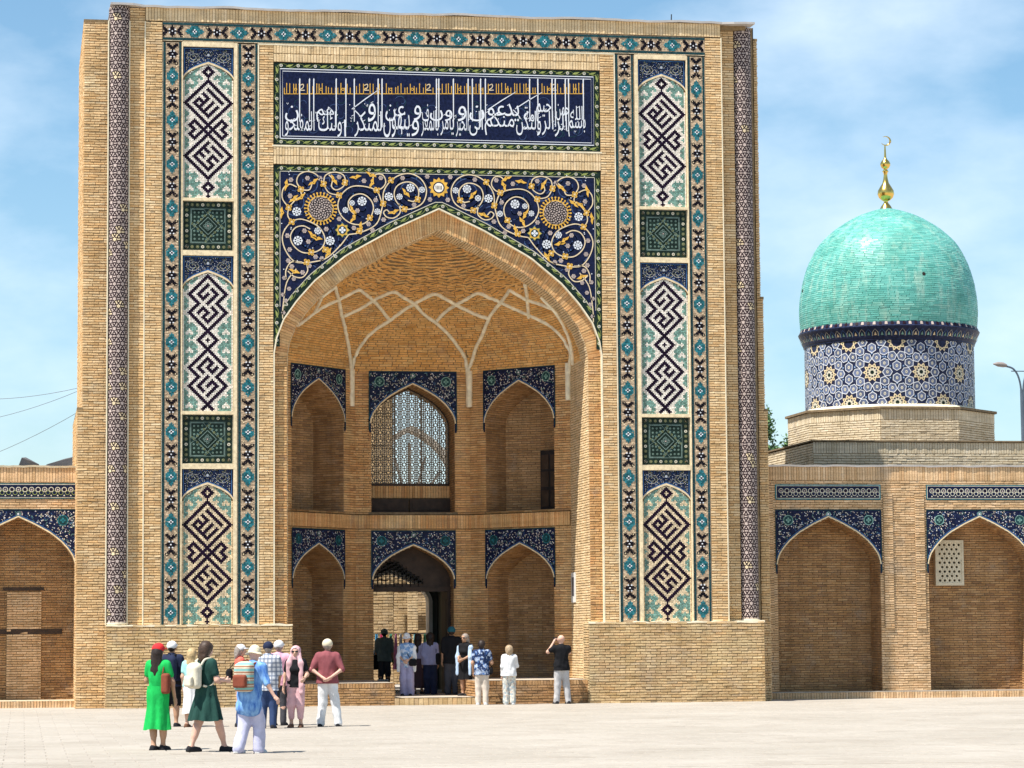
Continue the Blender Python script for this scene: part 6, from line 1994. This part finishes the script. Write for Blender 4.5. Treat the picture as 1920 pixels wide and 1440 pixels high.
p.top('cl_plaid', 'elbow', .76, .045); p.pants('cl_denim', 'ankle', .022); p.hair('hair_grey', 0, .004); p.cap('cl_navy'); p.shoes('shoe_dark')
p = Person('man in a pink shirt and white cap beside the plaid shirt', (-5.36, -14.9, .012), 1.62, VIEW - 12, 'skin_pink', False, G1)
p.top('cl_pinkshirt', 'elbow', .82, .035); p.pants('cl_darkgrey'); p.hair('hair_grey', 0, .004); p.cap('cl_white'); p.shoes('shoe_dark')
p.bag('cl_black', 'slim black bag hanging from the hand of the man in pink', (.27, .03, .66), (.06, .09, .17), (.245, .05, .90))
p = Person('woman under a pale pink headscarf and black top, facing the camera', (-5.17, -16.4, .012), 1.52, VIEW + 172, 'skin_light', True, G1, elL=(-.25, .02, 1.14), wrL=(-.23, .18, 1.06), elR=(.24, -.03, 1.13), wrR=(.26, .03, .88))
p.top('cl_black', 'short', .86, .022); p.pants('cl_pink', 'calf', .022, .01); p.hair('hair_brown', 0, .0); p.hood('cl_pink', True, .62); p.glasses(); p.mouth(); p.shoes('sandal')
p = Person('man in a burgundy shirt and white trousers with hands clasped behind his back', (-4.53, -16.0, .012), 1.64, VIEW - 4, 'skin_pink', False, G1, elL=(-.31, -.07, 1.15), wrL=(-.09, -.185, 1.00), elR=(.31, -.07, 1.15), wrR=(.09, -.19, .99), ankleR=(.22, -.02, .085), kneeR=(.155, .02, .49), ankleL=(-.14, -.02, .085))
p.top('cl_burgundy', 'elbow', .86, .045); p.pants('cl_white', 'ankle', .022, .012); p.hair('hair_grey', 0, .004); p.cap('cl_hatcream'); p.shoes('shoe_dark')
# --- at the steps
p = Person('man in a dark blue patterned shirt and beige trousers at the foot of the step', (.95, -.45, .012), 1.58, VIEW - 8, 'skin_tan', False, G2, elL=(-.25, -.02, 1.13), wrL=(-.24, .06, .88), elR=(.27, .03, 1.14), wrR=(.18, .22, 1.05))
p.top('cl_hawaii', 'short', .80, .04); p.pants('cl_beige', 'ankle', .02, .012); p.hair('hair_dark', 0, .010); p.shoes('shoe_white')
p.bag('cl_black', 'black camera bag at the hip of the man in the patterned shirt', (.22, .05, .92), (.08, .07, .10), (.05, -.12, 1.45))
p = Person('woman with short streaked hair in a white blouse and floral trousers', (1.62, -.55, .012), 1.44, VIEW + 6, 'skin_pink', True, G2, elR=(.24, .08, 1.15), wrR=(.13, .22, 1.10))
p.top('cl_white', 'long', .84, .045); p.pants('cl_floralpant', 'ankle', .024, .02); p.hair('hair_streak', .03, .026); p.shoes('shoe_white')
p = Person('bald man in a black T-shirt raising a camera with both hands', (2.96, -.42, .012), 1.70, VIEW + 18, 'skin_pink', False, G2, elL=(-.32, .12, 1.32), wrL=(-.12, .27, 1.56), elR=(.27, .16, 1.30), wrR=(.08, .28, 1.54), ankleR=(.17, -.02, .085), kneeR=(.13, .02, .49), ankleL=(-.14, 0, .085))
p.top('cl_black', 'short', .84, .035); p.pants('cl_greytrouser', 'ankle', .02, .008); p.shoes('shoe_dark')
mb = MB(); mb.box(-.09, .05, .33, .39, 1.60, 1.69); mb.lathe([(0, 0), (.035, 0), (.035, .001), (0, .001)], (-.02, .36, 1.69), 8); mb.tube([(-.02, .39, 1.645), (-.02, .45, 1.645)], .033, 10)
p.thingat('camera', mb, 'iron', 'small black camera held up by the bald man', 'camera', False)
# --- in the doorway
ZD = .197
p = Person('woman in a white hat, white shawl and blue blouse facing out of the doorway', (-.56, 2.2, ZD), 1.56, VIEW + 170, 'skin_light', True, G2, elL=(-.23, .03, 1.14), wrL=(-.08, .17, 1.02), elR=(.23, .03, 1.14), wrR=(.06, .18, 1.00))
p.top('cl_blouse', 'elbow', .80, .03); p.pants('cl_lilac', 'ankle', .026, .035); p.hair('hair_brown', .06, .006); p.cap('cl_white', bucket=True); p.shawl('cl_white', .72); p.glasses(); p.mouth(); p.shoes('shoe_dark')
p.bag('cl_black', 'round black handbag at the hip of the woman in the white hat', (-.20, .14, .95), (.11, .05, .10), (.08, .02, 1.46))
p = Person('woman with long dark hair in a lilac top and dark skirt entering the doorway', (.02, 4.3, ZD), 1.56, VIEW - 8, 'skin_tan', True, G2)
p.top('cl_lilac', 'long', .9, .02); p.skirt('cl_darkskirt', 1.04, .18, .13, .21, 7, .018); p.hair('hair_dark', .30, .02); p.shoes('shoe_dark')
p = Person('woman with long dark hair in a striped lilac shirt entering the doorway', (.24, 3.6, ZD), 1.58, VIEW + 2, 'skin_tan', True, G2, ankleL=(-.08, .14, .10))
p.top('cl_lilacstripe', 'long', .84, .03); p.pants('cl_navy', 'ankle', .026, .03); p.hair('hair_dark', .16, .03); p.shoes('shoe_dark')
p.bag('cl_black', 'dark shoulder bag on the woman in the striped shirt', (.22, -.05, 1.02), (.07, .07, .17), (.16, -.02, 1.46))
p = Person('tall man in a black T-shirt and dark cap with his back turned in the doorway', (.70, 2.9, ZD), 1.74, VIEW + 3, 'skin_tan', False, G2)
p.top('cl_black', 'elbow', .80, .045); p.pants('cl_darkgrey', 'ankle', .024, .015); p.hair('hair_dark', 0, .004); p.cap('cl_teal'); p.shoes('shoe_dark')
p = Person('woman in a black dress with a pale blue shawl at the right of the doorway', (.84, 1.5, ZD), 1.56, VIEW + 140, 'skin_tan', True, G2, elL=(-.23, .03, 1.14), wrL=(-.10, .20, 1.04), elR=(.23, .03, 1.14), wrR=(.08, .20, 1.02))
p.top('cl_black', 'short', 1.0, .02, name='dress_top'); p.skirt('cl_black', 1.06, .46, .13, .20, 7, .016, 'dress_skirt'); p.hair('hair_grey', .04, .010); p.shawl('cl_sky', .62); p.glasses(); p.mouth(); p.shoes('shoe_dark')
p = Person('man in a grey cap with his back turned, out in the courtyard', (-.12, 10.3, .195), 1.72, VIEW - 5, 'skin_tan', False, G2)
p.top('cl_greygreen', 'elbow', .82, .04); p.pants('cl_darkgrey'); p.hair('hair_dark', 0, .003); p.cap('cl_greygreen'); p.shoes('shoe_dark')
p.bag('cl_black', 'big black bag beside the man in the grey cap', (-.28, .02, .80), (.12, .10, .22), (-.20, 0, 1.40))
mb = MB(); mb.lathe([(0, .0), (.13, .0), (.155, .30), (.16, .31), (.15, .32), (.12, .02)], (-.30, 9.2, .197), 16)
mb.build('bucket', 'sign_white', None, True, label='white bucket on the floor just inside the doorway', category='bucket')
bpy.context.view_layer.update()
